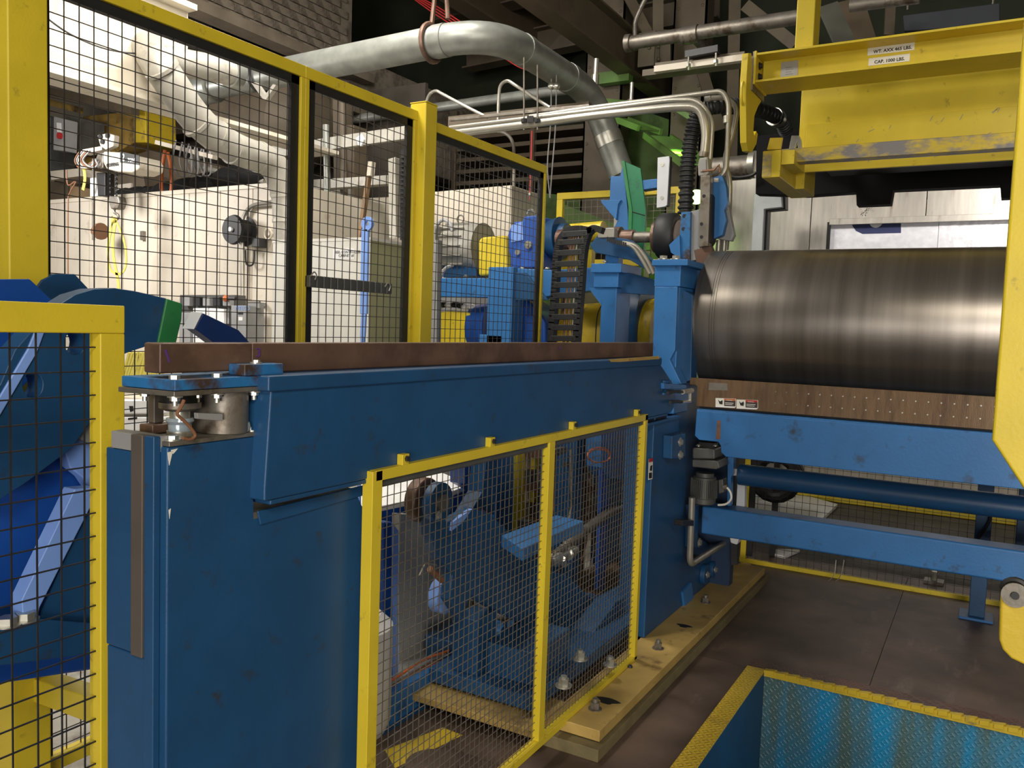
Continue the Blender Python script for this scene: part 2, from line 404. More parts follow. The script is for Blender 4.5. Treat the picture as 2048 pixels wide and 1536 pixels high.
# pit
struct('trim_1', B().box((PX0-.085, PY0, 0), (PX0, PY1+.005, .008)), TREADY)
b = B(); n = 46
for i in range(n):   # rope-like worn nosing on the far lip
    x = PX0+.01+i*(PX1-PX0)/n
    b.prism([(x, PY1-.018, .012), (x+.036, PY1-.018, .016), (x+.046, PY1+.012, .016), (x+.010, PY1+.012, .012)], (0, 0, -.02))
b.box((PX0, PY1-.012, -.02), (PX1, PY1+.016, .009))
struct('trim_2', b, MATS['worn_yellow_paint'])
struct('trim_3', B().box((PX0-.085, PY1+.017, 0), (PX1, PY1+.11, .006)), tread_mat('brown_tread_plate', (.13, .06, .04), (.08, .045, .03), .5))
pit = group_empty('wall_pit')
B().box((PX0, PY1, -1.3), (PX1, PY1+.01, -.021)).make('tread_sheet', TREADB, pit)
B().box((PX0-.01, PY0, -1.3), (PX0-.001, PY1, -.001)).make('side_sheet', MATS['blue_paint'], pit)
B().box((PX1, PY0, -1.3), (PX1+.01, PY1, -.03)).make('side_sheet', MATS['blue_paint'], pit)
B().box((PX0, PY0-.01, -1.3), (PX1, PY0, -.03)).make('side_sheet', MATS['blue_paint'], pit)
B().box((PX0, PY0, -1.32), (PX1, PY1, -1.3)).make('pit_bottom', FLOOR, pit)

struct('wall_back', B().box((-12, 10, 0), (5.5, 10.2, 8)), mat('dark_green_lit_wall', (.018, .024, .011), .8, 0, .4, 2))  # green light on this wall painted into its dark colour
struct('wall_right', B().box((5.5, -3, 0), (5.7, 10.2, 8)), TRUSS)
struct('wall_far_left', B().box((-12.2, -3, 0), (-12, 10.2, 8)), CREAM)
ce = group_empty('ceiling')
B().box((-12, -3, 7.6), (5.5, 10, 7.8)).make('roof_deck', ROOF, ce)
for i in range(14):
    y = 3.4+i*.5
    B().box((-12, y, 7.42), (5.5, y+.14, 7.6)).make('joist', TRUSS, ce)

# painted brick wall high on the left, above the crane girder
BX = -6.5
wl = group_empty('wall_left')
y0, y1 = 3.1, P(705, 50, 'X', BX).y
z0 = P(632, 112, 'X', BX).z; z1 = 7.4
B().box((BX-.3, y0, z0), (BX-.012, y1, z1)).make('mortar_backing', BRICK, wl)
L, H, g = .245, .088, .012
me = None; rows = int((6.1-z0)/H); cnt = 0
for r in range(rows):
    yy = y0 + (L/2 if r % 2 else 0)
    while yy+L <= y1 and cnt < 298:
        pz = z0+r*H
        if yy > 4.5 - 0*r:
            if me is None:
                o = B().box((-.02, g/2, g/2), (.012, L-g/2, H-g/2)).make('brick', BRICK, wl, bevel=0); me = o.data
            else:
                o = bpy.data.objects.new('brick', me); COL.objects.link(o); o.parent = wl
            o.location = (BX+random.uniform(-.006, .006), yy+L/2, pz+g/2); cnt += 1
        yy += L
struct('trim_4', B().box((BX-.05, y0, z0-.10), (BX+.16, y1+.2, z0)), mat('dusty_ledge', (.22, .18, .135), .8, 0, .25, 4))
struct('wall_left_plaster', B().box((-7.9, 3.5, P(430, 168, 'X', -7.85).z), (-7.8, 9.9, z0+.3)), mat('dusty_plaster', (.27, .24, .20), .8, 0, .2, 2, dirt=((.16, .14, .11), .4, 2), bump=.2))
# lower continuation of the same wall (dark, deeper end)
struct('wall_left_lower', B().box((BX-.3, y1-.01, 3.6), (BX-.02, 10, z0+.2)), BRICK)

# ------------------------------------------------------------------ overhead crane girder, beams
GX = -5.2
g0 = P(78, 140, 'X', GX).z; g1 = P(318, 2, 'X', GX).z
t = thing('crane_girder', 'long cream overhead girder running into depth, high on the left behind the fence', 'girder')
GE = 4.12
B().box((GX-.03, 1.5, g0), (GX, GE, g1)).make('web', GIRD, t)
B().box((GX-.16, 1.5, g0-.03), (GX+.13, 5.6, g0)).make('bottom_flange', GIRD, t)
B().box((GX-.16, 1.5, g1), (GX+.10, GE, g1+.04)).make('top_flange', GIRD, t)

def ibeam(name, lab, pa, pb, w, h, m, cat='beam', group=None, tw=.012):
    t = thing(name, lab, cat, group)
    pa = Vector(pa); pb = Vector(pb); up = Vector((0, 0, 1))
    B().bar(pa, pb, w, .02).make('bottom_flange', m, t)
    B().bar(pa+up*h/2, pb+up*h/2, tw, h).make('web', m, t)
    B().bar(pa+up*h, pb+up*h, w, .02).make('top_flange', m, t)
    return t
zb = 4.4
a = P(1065, 0, 'Z', zb); b_ = P(1324, 203, 'Z', zb)
xx = (a.x+b_.x)/2
ibeam('roof_beam', 'brown riveted roof beam with pale lower edge crossing above the conduits', (xx, 3.2, zb), (xx, 9.9, zb), .20, .42, BRBEAM)
a = P(905, 0, 'Z', 5.1)
ibeam('roof_beam', 'brown roof beam above the bend of the big grey pipe', (a.x, 4.5, 5.1), (a.x, 9.9, 5.1), .24, .6, BRBEAM)
# beams crossing (run along X)
for (py, Y, w, lab) in ((70, 8.6, .26, 'cream cross beam under the roof deck, left of the brown roof beams'), (165, 9.4, .22, 'lower dim cross beam above the sprinkler pipe at the back')):
    p = P(760, py, 'Y', Y)
    ibeam('cross_beam', lab, (-6.3, Y, p.z), (-2.9 if py > 100 else -3.6, Y, p.z+.15), w, .3, TRUSS)

# riveted columns and lattice members at the back
def column(name, lab, x0, x1, Y, m, ytop=0, ybot=640):
    t = thing(name, lab, 'column', None)
    a = P(x0, 300, 'Y', Y); c = P(x1, 300, 'Y', Y)
    B().box((a.x, Y, 0), (c.x, Y+.02, 7.4)).make('face_plate', m, t)
    B().box((a.x, Y, 0), (a.x+.02, Y+.25, 7.4)).make('side_plate', m, t)
    B().box((c.x-.02, Y, 0), (c.x, Y+.25, 7.4)).make('side_plate', m, t)
    for i in range(16):
        for x in (a.x+.05, c.x-.05):
            bb = B().sphere((x, Y, 2.6+i*.28), .018, 8, 6, (1, .6, 1)).make('rivet', m, t)
    return t
column('riveted_column', 'pale brown riveted steel column at the back, left of the lattice brace', 1165, 1238, 8.6, TRUSS)
column('riveted_column', 'dark brown riveted column at the back behind the curved conduits', 1335, 1400, 8.8, BRBEAM)
def flatbar(name, lab, pts, Y, w, m, th=.02, cat='brace'):
    t = thing(name, lab, cat)
    for i, (p, q) in enumerate(pts):
        B().bar(P(*p, 'Y', Y), P(*q, 'Y', Y), th, w, up=(RIGHT if abs(p[0]-q[0]) < abs(p[1]-q[1]) else UP)).make('flat_bar', m, t)
    return t
flatbar('lattice_brace', 'cream riveted lattice brace at the back, left of the yellow lifting beam', [((1316, -20), (1316, 130)), ((1330, 60), (1330, 128)), ((1250, -20), (1300, 75))], 8.4, .11, TRUSS)
t = THINGS[-1]
B().rect('Y', 8.36, (1278, 66), (1308, 130), .02).make('gusset_plate', TRUSS, t)
for p in ((1298, 95), (1317, 92), (1298, 72), (1317, 118)):
    B().sphere(P(*p, 'Y', 8.34), .02, 8, 6).make('rivet', TRUSS, t)
flatbar('lattice_brace', 'dim brown lattice brace hanging behind the black corrugated hose', [((1470, -20), (1462, 330)), ((1490, 10), (1590, 90)), ((1400, 130), (1440, 260))], 8.7, .12, TRUSS)
flatbar('lattice_brace', 'grey diagonal brace behind the yellow hanger bar', [((1655, 10), (1700, 110))], 7.2, .17, mat('grey_green_brace_paint', (.10, .10, .08), .7))
flatbar('lattice_brace', 'thin brown post at the upper right behind the lifting beam', [((1782, -10), (1778, 70))], 8.6, .09, TRUSS)
t = flatbar('lattice_brace', 'dark diagonal angle at the top edge beyond the yellow hanger bar', [((1700, 0), (1730, 95))], 7.6, .22, BRBEAM)
t = thing('overhead_duct_box', 'dark blue-grey box hanging at the upper right corner above the lifting beam', 'box')
B().px([(1805, 30), (2000, 5), (2000, 50), (1808, 62)], 'Y', 8.2, .5).make('shell', mat('dark_bluegrey_paint', (.03, .035, .045), .7), t, bevel=.01)
for x in (1815, 1985): B().cyl(P(x, 20, 'Y', 8.4), Vector((P(x, 20, 'Y', 8.4).x, 8.4, 7.42)), .01, 8).make('hanger_rod', STEELD, t)
t = thing('ledge_beam', 'dark channel rail running behind the top of the yellow lifting beam', 'beam')
B().bar(P(1290, 150, 'Y', 6.6), P(2030, 58, 'Y', 6.6), .12, .05).make('channel', TRUSS, t)

# green lit plates and trays near the walkway
t = thing('green_chute', 'green lit sloping sheet behind the blue post, seen through the small yellow guard', 'chute')
B().px([(1118, 405), (1240, 452), (1300, 455), (1300, 500), (1118, 500)], 'Y', 8.3, .05).make('sheet', GREENW, t)
for x in (1125, 1295): B().box((P(x, 480, 'Y', 8.3).x-.03, 8.31, 0), (P(x, 480, 'Y', 8.3).x+.03, 8.35, P(x, 500, 'Y', 8.3).z)).make('leg', BRBEAM, t)
t = thing('green_hoarding', 'tall green lit panel behind the yellow framed guard', 'panel')
B().px([(1222, 200), (1400, 260), (1400, 640), (1212, 640)], 'Y', 9.2, .06).make('sheet', GREENW, t)
t = thing('green_hoarding', 'green lit panel right of the beige cabinet, low behind the gearbox', 'panel')
B().px([(1030, 380), (1212, 400), (1212, 660), (1030, 660)], 'Y', 9.1, .06).make('sheet', GREENW, t)
def ladder_tray(lab, a, c, Y0, Y1, w=.28, n=12):
    t = thing('cable_tray', lab, 'cable tray', 'green lit cable trays above the walkway')
    a = P(*a, 'Y', Y0); c = P(*c, 'Y', Y1); d = (c-a).normalized(); s = d.cross(Vector((0, 0, 1))).normalized()
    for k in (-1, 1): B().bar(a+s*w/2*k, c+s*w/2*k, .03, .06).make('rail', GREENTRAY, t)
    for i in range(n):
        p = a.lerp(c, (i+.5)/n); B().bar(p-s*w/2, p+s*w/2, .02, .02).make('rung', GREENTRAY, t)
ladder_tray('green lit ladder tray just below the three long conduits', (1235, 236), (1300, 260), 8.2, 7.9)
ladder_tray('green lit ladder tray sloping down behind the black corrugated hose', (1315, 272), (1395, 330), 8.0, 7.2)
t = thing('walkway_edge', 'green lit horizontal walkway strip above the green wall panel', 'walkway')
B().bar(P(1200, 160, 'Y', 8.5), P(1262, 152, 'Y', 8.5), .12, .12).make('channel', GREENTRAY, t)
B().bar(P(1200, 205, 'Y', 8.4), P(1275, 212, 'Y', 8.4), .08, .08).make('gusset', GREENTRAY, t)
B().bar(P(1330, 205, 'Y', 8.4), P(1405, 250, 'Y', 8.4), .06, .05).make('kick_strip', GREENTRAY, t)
t = thing('green_lamp', 'small glowing green-white lamp behind the steel clamp plate', 'lamp')
B().sphere(P(1393, 394, 'Y', 7.8), .07).make('bulb', GREENLAMP, t)
B().cyl(P(1393, 394, 'Y', 7.8)+Vector((0, .05, 0)), P(1393, 394, 'Y', 7.8)+Vector((0, .2, 0)), .05).make('socket', DARK, t)

# dark louvres/shelving at the back centre
t = thing('dark_shelving', 'tall dark shelving in the shade behind the fence, under the sprinkler pipe', 'shelving')
for i, yy in enumerate((278, 300, 322, 345, 368)):
    a = P(905, yy+4, 'Y', 8.9); c = P(1195, yy-8, 'Y', 8.9)
    B().box((a.x, 8.9, a.z), (c.x, 9.3, a.z+.05)).make('shelf_board', BRBEAM, t)
for x in (905, 1060, 1195):
    p = P(x, 270, 'Y', 8.88); B().box((p.x, 8.88, 0), (p.x+.06, 8.94, p.z+.3)).make('upright', BRBEAM, t)

# ================================================================== MAIN PRESS FRAME (foreground left)
FX = -1.42
t = thing('press_frame', 'huge dark blue welded steel frame filling the foreground, left of the wire guard', 'machine frame')
zt = P(332, 895, 'X', FX).z; zn = P(520, 1018, 'X', FX).z
yR = 1.70
zc0 = 1.37
GREYSLIDE = mat('worn_slide_steel', (.12, .10, .085), .5, .3)
# near column : stepped block, top carries the load cell, notch carries the beam
b = B().prism([(FX, 1.083, 0), (FX, 1.083, zt), (FX, 1.31, zt), (FX, 1.31, zn-.02), (FX, 1.30+.01, zn-.02), (FX, 1.665, zn-.02), (FX, 1.69, zn-.06), (FX, yR, .5), (FX, yR+.015, 0)], (-.16, 0, 0))
b.make('near_column', BLUE, t, bevel=.005)
B().px([(512, 1022), (745, 965), (745, 985), (518, 1050)], 'X', FX, .006).make('weld_seat', BLUE, t, bevel=.003)
B().box((FX-.16, 1.31, zn-.02), (FX, 1.66, zn-.005)).make('notch_floor', STEELD, t)
# slide strips on the near end of the column
zs = .94
B().box((-1.4395, 1.066, 0), (-1.470, 1.083, 1.402)).make('slide_strip', BLUE, t, bevel=.003)
B().box((-1.470, 1.062, zs), (-1.507, 1.083, 1.402)).make('slide_strip', GREYSLIDE, t, bevel=.002)
B().box((-1.507, 1.070, zs), (-1.60, 1.083, 1.365)).make('slide_strip', BLUE, t, bevel=.003)
B().box((-1.507, 1.068, 1.366), (-1.58, 1.083, 1.402)).make('slide_strip', GREYP, t, bevel=.002)
B().box((-1.470, 1.072, 0), (-1.60, 1.083, zs-.002)).make('lower_strip', BLUE, t, bevel=.004)
B().box((-1.44, 1.0825, zc0), (-1.58, 1.10, 1.402)).make('cap_block', GREYP, t)
# far column
yf = P(1289, 1270, 'X', FX).y
far = PS([(1386, 905), (1345, 912), (1322, 840)], 'X', FX)
b = B().prism([(FX, 3.88, .1), (FX, 3.88, 1.19), (FX, 4.25, 1.19), (FX, 4.30, 1.0), (FX, 4.40, .95), (FX, 4.43, .55), (FX, 4.60, .50), (FX, 4.95, .35), (FX, 5.15, .1)], (-.05, 0, 0))
b.make('far_column', BLUE, t, bevel=.006)
B().box((FX-.051, 4.05, .1), (FX-.22, 4.35, 1.19)).make('rear_leg', BLUE, t, bevel=.006)
xd_ = P(1470, 950, 'Y', 5.0).x
B().box((-1.62, 5.0, .1), (xd_, 5.08, 1.12)).make('shade_board', mat('shaded_navy_paint', (.008, .03, .08), .5), t)  # dark board added to stand in for the shadow beside the gear motor
B().box((FX-.02, 3.75, 1.19), (FX+.02, 4.22, 1.205)).make('ledge_plate', BLUE, t, bevel=.003)
# side block with two bolts
B().px([(1345, 872), (1371, 866), (1371, 912), (1360, 918), (1344, 918)], 'X', FX+.05, -.05).make('stop_block', BLUE, t, bevel=.004)
sb = [c_ for c_ in t.children if c_.name.startswith('stop_block')][0]
for p in ((1360, 884), (1360, 910)): bolt(P(*p, 'X', FX+.05), (1, 0, 0), .016, .014, sb)
B().px([(1382, 1010), (1398, 1010), (1395, 1095), (1380, 1095)], 'X', FX+.03, -.03).make('vertical_strip', BLUE, t, bevel=.003)
bolt(P(1398, 1085, 'X', FX+.02), (1, 0, 0), .018, .014, t)
for p, r in (((1408, 1148), .06), ((1424, 1138), .05)):
    q = P(*p, 'X', FX+.01)
    b = B().cyl(q-Vector((.01, 0, 0)), q+Vector((.02, 0, 0)), r, 28); bc = b.make('bearing_cap', BLUE, t, bevel=.004)
    bolt(q+Vector((.02, 0, 0)), (1, 0, 0), .015, .014, bc)
B().px([(1366, 1185), (1383, 1165), (1388, 1195), (1370, 1215)], 'X', FX+.012, -.012).make('rib_tab', MATS['lit_blue_paint'], t)
# bright blue triangular tab, pale paint chips
for (x, y, w, h) in ((336, 905, 10, 26), (342, 900, 14, 8), (338, 1020, 4, 18)):
    B().px([(x, y), (x+w, y-3), (x+w*.6, y+h*.5), (x+w*.3, y+h)], 'X', FX+.001, -.002).make('paint_chip', LABELW, t)

# warning sticker on the far column
t2 = thing('warning_sticker', 'small white warning sticker with red band on the blue column right of the wire guard', 'sticker')
s0 = P(1300, 918, 'X', FX+.002); s1 = P(1306, 958, 'X', FX+.002)
B().px([(1298, 918), (1306, 916), (1305, 958), (1297, 960)], 'X', FX+.002, -.002).make('backing', LABELW, t2)
B().px([(1298, 918), (1306, 916), (1306, 923), (1298, 925)], 'X', FX+.003, -.001).make('red_band', RED, t2)
B().px([(1301, 932), (1305, 930), (1304, 942), (1300, 941)], 'X', FX+.003, -.001).make('hand_pictogram', INK, t2)
B().px([(1298, 946), (1304, 945), (1304, 956), (1298, 957)], 'X', FX+.003, -.001).make('text_block', INK, t2)

# ------------------------------------------------------------------ big beam
t = thing('clamping_beam', 'long dark blue box beam lying across the two columns of the blue frame', 'beam')
bx = -1.375
zt, zb = 1.52, 1.24
b = B().prism([(bx, 1.315, zt-.03), (bx, 3.80, zt-.03), (bx, 4.03, zt-.15), (bx, 4.03, zb+.02), (bx, 3.99, zb), (bx, 1.30, zb), (bx, 1.30, zb+.03)], (-.20, 0, 0))
b.make('beam_body', BLUE, t, bevel=.005)
B().box((bx+.008, 1.30, zt-.035), (bx-.20, 3.80, zt)).make('cap_plate', BLUE, t, bevel=.005)
B().box((bx-.002, 1.32, zb-.012), (bx-.18, 3.95, zb)).make('bottom_plate', BLUE, t, bevel=.004)
B().px([(1218, 719), (1318, 712), (1319, 718), (1240, 724), (1222, 724)], 'X', bx+.009, -.004).make('masking_patch', TAN, t)
# ledge, round foot and pockets at the far end
q = P(1325, 775, 'X', bx-.03)
c = P(1322, 768, 'X', FX+.02)
B().lathe(c-Vector((0, 0, .05)), c+Vector((0, 0, .02)), [(0, .05), (.15, .05), (.2, .032), (.8, .032), (.85, .05), (1, .05)]).make('round_foot', BLUE, t)
B().px([(1328, 766), (1373, 770), (1373, 779), (1328, 778)], 'X', FX+.06, -.05).make('link_bar', BLUE2, t, bevel=.003)
for p in ((1300, 822), (1325, 820)):
    B().px([(p[0]-6, p[1]+2), (p[0]+8, p[1]), (p[0]+8, p[1]+24), (p[0]-6, p[1]+26)], 'X', FX+.001, -.02).make('pocket', SOOT_SHADE, t)
t = thing('hydraulic_hose', 'short dark hose with steel fitting between blue beam and brown scraper, upper of two', 'hose')
B().tube(PS([(1335, 786), (1352, 783), (1365, 784)], 'X', FX+.07), .008).make('tube', DARK, t)
B().tube(PS([(1365, 784), (1384, 781)], 'X', FX+.07), .013, 8).make('fitting', STEEL, t)
t = thing('hydraulic_hose', 'short dark hose with steel fitting between blue beam and brown scraper, lower of two', 'hose')
B().tube(PS([(1340, 805), (1354, 803), (1364, 804)], 'X', FX+.07), .008).make('tube', DARK, t)
B().tube(PS([(1364, 804), (1380, 803), (1380, 782)], 'X', FX+.07), .009, 8).make('fitting', STEEL, t)

# ------------------------------------------------------------------ brown rail bars on top
rx = -1.46
zr = 1.589
t = thing('rail_bar', 'thick brown steel end block of the rail at its near left end, purple stroke', 'bar')
ya = P(320, 720, 'X', rx).y; yb = P(505, 700, 'X', rx).y
B().box((rx, ya, zr-.062), (rx-.052, yb-.001, zr)).make('bar', RUSTB, t, bevel=.004)
B().px([(329, 700), (333, 699), (341, 724), (338, 725)], 'X', rx+.0008, -.001).make('marker_stroke', PURPLE, t)
t = thing('rail_bar', 'long dark brown steel rail bar on top of the blue beam, marked 3 in purple', 'bar')
B().box((rx-.002, yb+.001, zt), (rx-.054, 3.93, zr)).make('bar', RUSTB, t, bevel=.004)
q = P(512, 714, 'X', rx)
text('3', q, (0, 1, 0), (0, 0, 1), .030, PURPLE, t, 'marker_number')
text('11', P(1117, 700, 'X', rx), (0, 1, 0), (0, 0, 1), .022, PURPLE, t, 'marker_number')

# ------------------------------------------------------------------ bracket, load cell, jack on the near column
t = thing('rail_bracket', 'blue and rusty bolted bracket plate holding the near end of the brown rail', 'bracket')
y2 = P(540, 750, 'X', FX+.02).y
ye = P(350, 775, 'X', FX+.02).y
zp1 = P(350, 760, 'X', FX+.02).z
B().prism([(FX+.02, ye, zp1-.022), (FX+.02, y2, zp1-.022), (-1.552, y2, zp1-.022), (-1.552, ye-.012, zp1-.022)], (0, 0, .022)).make('top_plate', BLUERUST, t, bevel=.002)
B().prism([(FX+.018, ye, zp1-.034), (FX+.018, y2, zp1-.034), (-1.558, y2, zp1-.034), (-1.558, ye-.016, zp1-.034)], (0, 0, .011)).make('lower_plate', STEELD, t, bevel=.002)
B().box((FX+.012, P(482, 740, 'X', FX).y, zp1), (FX-.04, P(560, 740, 'X', FX).y, zp1+.026)).make('clamp_block', BLUERUST, t, bevel=.003)
bolt(P(512, 727, 'X', FX-.01), (0, 0, 1), .009, .008, t)
for p in ((349, 757), (434, 752)):
    q = P(*p, 'X', FX+.002); q.z = zp1; bolt(q, (0, 0, 1), .011, .008, t, washer=False)
for px_, xo in ((290, -.12), (350, 0), (394, -.03), (434, 0), (508, 0)):
    q = P(px_, 790, 'X', FX+.002+xo); q.z = zp1-.034; bolt(q, (0, 0, -1), .010, .010, t, name='nut', stud=.010)
B().px([(283, 752), (262, 756), (290, 700), (290, 690)], 'Y', 1.02, .01)
# base plate of the column top
zc = P(345, 893, 'X', FX).z
B().box((FX+.003, 1.085, zc), (FX-.17, 1.315, zc+.010)).make('base_plate', STEELD, t, bevel=.002)
for p in ((345, 886), (505, 864)):
    q = P(*p, 'X', FX-.015); q.z = zc+.010; bolt(q, (0, 0, 1), .012, .010, t)
# load cell stack (left) and jack block (right)
zlo = zc+.010; zhi = zp1-.034
t = thing('load_cell', 'round steel load cell with clear cup under the rail bracket', 'load cell')
c = P(360, 860, 'X', FX-.06); cx, cy = c.x, c.y
hh = zhi-zlo
B().lathe((cx, cy, zlo), (cx, cy, zlo+hh*.12), [(0, .027), (1, .027)]).make('lower_ring', STEEL, t)
B().lathe((cx, cy, zlo+hh*.12), (cx, cy, zlo+hh*.42), [(0, .024), (.5, .024), (.75, .029), (1, .027)]).make('cup', mat('frosted_cup', (.35, .42, .48), .15, .3), t)
B().lathe((cx, cy, zlo+hh*.42), (cx, cy, zlo+hh*.58), [(0, .021), (1, .021)]).make('neck', STEEL, t)
B().lathe((cx, cy, zlo+hh*.58), (cx, cy, zlo+hh*.78), [(0, .030), (.35, .043), (1, .043)]).make('cell_body', STEELD, t)
B().lathe((cx, cy, zlo+hh*.78), (cx, cy, zhi), [(0, .040), (1, .040)]).make('rubber_ring', SOOT_SHADE, t)
t = thing('jack_block', 'dull steel half-round jack block under the rail bracket, right of the load cell', 'jack')
c = P(438, 862, 'X', FX-.06); cx, cy = c.x, c.y
pts = [(cx-.05, cy-.045), (cx+.02, cy-.05)]+[(cx+.02+.05*math.sin(a), cy-.05*math.cos(a)*1.0) for a in [i*PI/10 for i in range(1, 10)]]+[(cx+.02, cy+.05), (cx-.05, cy+.05)]
B().prism([(x, y, zlo) for x, y in pts], (0, 0, hh)).make('block', STEELD, t, bevel=.002)
B().px([(395, 826), (446, 828), (446, 842), (396, 838)], 'X', cx+.066, -.012).make('key_plate', GREYP, t, bevel=.001)
bolt(P(486, 853, 'X', cx+.05), (1, 0, 0), .012, .012, t)
B().tube(fillet(PS([(368, 800), (362, 815), (352, 828), (372, 845), (385, 860), (392, 872), (380, 880), (366, 876)], 'X', FX+.03), .01), .0035, 8).make('tube', COPPER, thing('sensor_cable', 'rusty brown cable dangling in front of the load cell', 'cable'))
t = thing('guide_bracket', 'grey angled bracket standing behind the load cell at the near end of the rail', 'bracket')
B().box((-1.575, 1.15, zc+.03), (-1.552, 1.175, zhi)).make('upright', GREYSLIDE, t, bevel=.003)
B().box((-1.575, 1.13, zc+.011), (-1.53, 1.19, zc+.03)).make('foot', RUSTB, t, bevel=.003)

# ------------------------------------------------------------------ wire guard in front of the opening
GXX = -1.355
t = thing('wire_guard', 'yellow framed wire mesh guard hung on the blue beam in the foreground', 'guard')
ga, gb = 1.66, 3.615; gz0, gz1 = .10, 1.262
w = .032
B().box((GXX, ga-.012, .0), (GXX-.035, ga+w-.004, gz1)).make('end_post', YEL, t, bevel=.002)
B().box((GXX, gb-w, gz0), (GXX-.035, gb, gz1)).make('end_post', YEL, t, bevel=.002)
ym = P(1094, 1200, 'X', GXX).y
B().box((GXX-.001, ym-.022, gz0), (GXX-.034, ym+.022, gz1)).make('mid_post', YEL, t, bevel=.002)
B().box((GXX, ga, gz1-.028), (GXX-.035, gb, gz1+.001)).make('top_rail', YEL, t, bevel=.002)
B().box((GXX, ga, gz0-.012), (GXX-.035, gb, gz0+.018)).make('bottom_rail', YEL, t, bevel=.002)
B().box((GXX-.010, ga+w, gz1-.046), (GXX-.03, gb-w, gz1-.029)).make('dark_edging', MOTORD, t)
grid('X', GXX-.022, (ga+.02, gz0), (gb-.02, gz1-.02), .0285, .0014).make('wire_mesh', WIRE, t, kind='stuff')
for px_ in (812, 985, 1148, 1275):
    y = P(px_, 880, 'X', GXX).y
    hc = B().box((GXX, y-.012, gz1), (GXX-.02, y+.018, gz1+.03)).make('hanger_clip', YEL, t, bevel=.002)
    bolt((GXX+.001, y+.003, gz1+.018), (1, 0, 0), .008, .008, hc, DARK, washer=False)
B().sphere(P(1260, 1334, 'X', GXX+.01), .012).make('clip_screw', DARK, t)

# ------------------------------------------------------------------ sole plate and its anchor nuts
t = thing('sole_plate', 'long tan painted steel sole plate bolted to the brown deck beside the blue frame', 'base plate')
B().box((FX-.02, 2.87, .055), (-1.213, 5.55, .10)).make('top_plate', TAN, t, bevel=.003)
B().box((FX-.02, 2.82, .0), (-1.195, 5.6, .05)).make('grout_bed', TAND, t, bevel=.003)
B().box((-2.05, 2.75, .055), (FX-.02, 3.05, .085)).make('side_plate', TAN, t, bevel=.003)
for p in ((1190, 1418), (1316, 1297), (1411, 1205)):
    q = P(*p, 'Z', .10); b = B()
    b.cyl(q, q+Vector((0, 0, .004)), .028, 20).cyl(q+Vector((0, 0, .004)), q+Vector((0, 0, .030)), .019, 6).cyl(q, q+Vector((0, 0, .045)), .012, 12)
    b.make('anchor_nut', STEELD, t)
for p, k in (((1215, 1402), 1.), ((1368, 1252), .8)):
    q = P(*p, 'Z', .1005)
    B().prism([q+Vector((.045*k*math.cos(a)*(1+.4*math.sin(3*a)), .03*k*math.sin(a), 0)) for a in [i*PI/7 for i in range(14)]], (0, 0, .0008)).make('grease_smear', SOOT_SHADE, t)

# ================================================================== LEFT FENCES AND GATE
def fence_panel(lab, ax, v, u0, u1, z0, z1, w=.05, step=.0508, black=True, cat='fence', group=None, mid=None, wr=.0021, mw=WIREF, depth=.04, top_rail=True, off=.02):
    t = thing('mesh_fence', lab, cat, group)
    def bx(u, U, z, Z, d0=0., d1=None):
        d1 = depth if d1 is None else d1
        return (B().box((v-d0, u, z), (v-d1, U, Z)) if ax == 'X' else B().box((u, v+d0, z), (U, v+d1, Z)))
    if top_rail: bx(u0, u1, z1-w, z1).make('top_rail', YEL, t, bevel=.003)
    bx(u0, u1, z0, z0+w).make('bottom_rail', YEL, t, bevel=.003)
    bx(u0, u0+w*.5, z0+w, z1-w).make('side_rail', YEL, t, bevel=.003)
    bx(u1-w*.5, u1, z0+w, z1-w).make('side_rail', YEL, t, bevel=.003)
    if black:
        bx(u0+w*.5, u1-w*.5, z1-w-.035, z1-w, .012, .03).make('black_edging', BLACK, t)
        for (a, c) in ((u0+w*.5, u0+w*.5+.045), (u1-w*.5-.045, u1-w*.5)): bx(a, c, z0+w, z1-w, .012, .03).make('black_edging', BLACK, t)
    grid(ax, v-depth/2 if ax == 'X' else v+depth/2, (u0, z0), (u1, z1-.02), step, wr, off).make('wire_mesh', mw, t, kind='stuff')
    return t
NX = -2.6
FT = 2.72
yj = P(612, 132, 'X', NX).y; yp = P(848, 225, 'X', NX).y; ye = P(1095, 330, 'X', NX).y
y00 = P(60, 300, 'X', NX).y
fence_panel('black wire mesh panel in yellow frame, leftmost of the tall fence', 'X', NX, y00, yj, .12, FT)
fence_panel('black wire mesh panel in yellow frame, second of the tall fence, with the plastic strip', 'X', NX, yj, yp-.05, 1.09, FT)
fence_panel('black wire mesh panel in yellow frame, right of the tall yellow corner post', 'X', NX, yp+.05, ye, 1.09, FT-.02)
def post(lab, x, y, w, z, group=None, z0=0.):
    t = thing('fence_post', lab, 'post', group)
    B().box((x-w/2, y-w/2, z0+.012), (x+w/2, y+w/2, z)).make('square_tube', YEL, t, bevel=.006)
    B().box((x-w*.9, y-w*.9, z0), (x+w*.9, y+w*.9, z0+.012)).make('foot_plate', YEL, t, bevel=.002)
    B().box((x-w/2-.002, y-w/2-.002, z), (x+w/2+.002, y+w/2+.002, z+.006)).make('cap', YEL, t, bevel=.002)
q = P(848, 225, 'X', NX+.02)
post('tall yellow square post where the fence panels meet, above the brown rail', NX, yp, .10, 2.76, z0=1.09)
t = thing('fence_sill', 'yellow sill beam carrying the tall fence behind the blue clamping beam', 'beam')
B().box((NX-.06, yj-.02, 1.01), (NX+.06, ye+.03, 1.089)).make('sill', YEL, t, bevel=.003)
B().box((NX-.03, ye-.04, 0), (NX+.03, ye+.02, 1.01)).make('leg', YEL, t, bevel=.003)
B().box((NX-.04, yj, 0), (NX+.04, yj+.08, 1.01)).make('leg', YEL, t, bevel=.003)
q = P(38, 300, 'X', NX+.02)
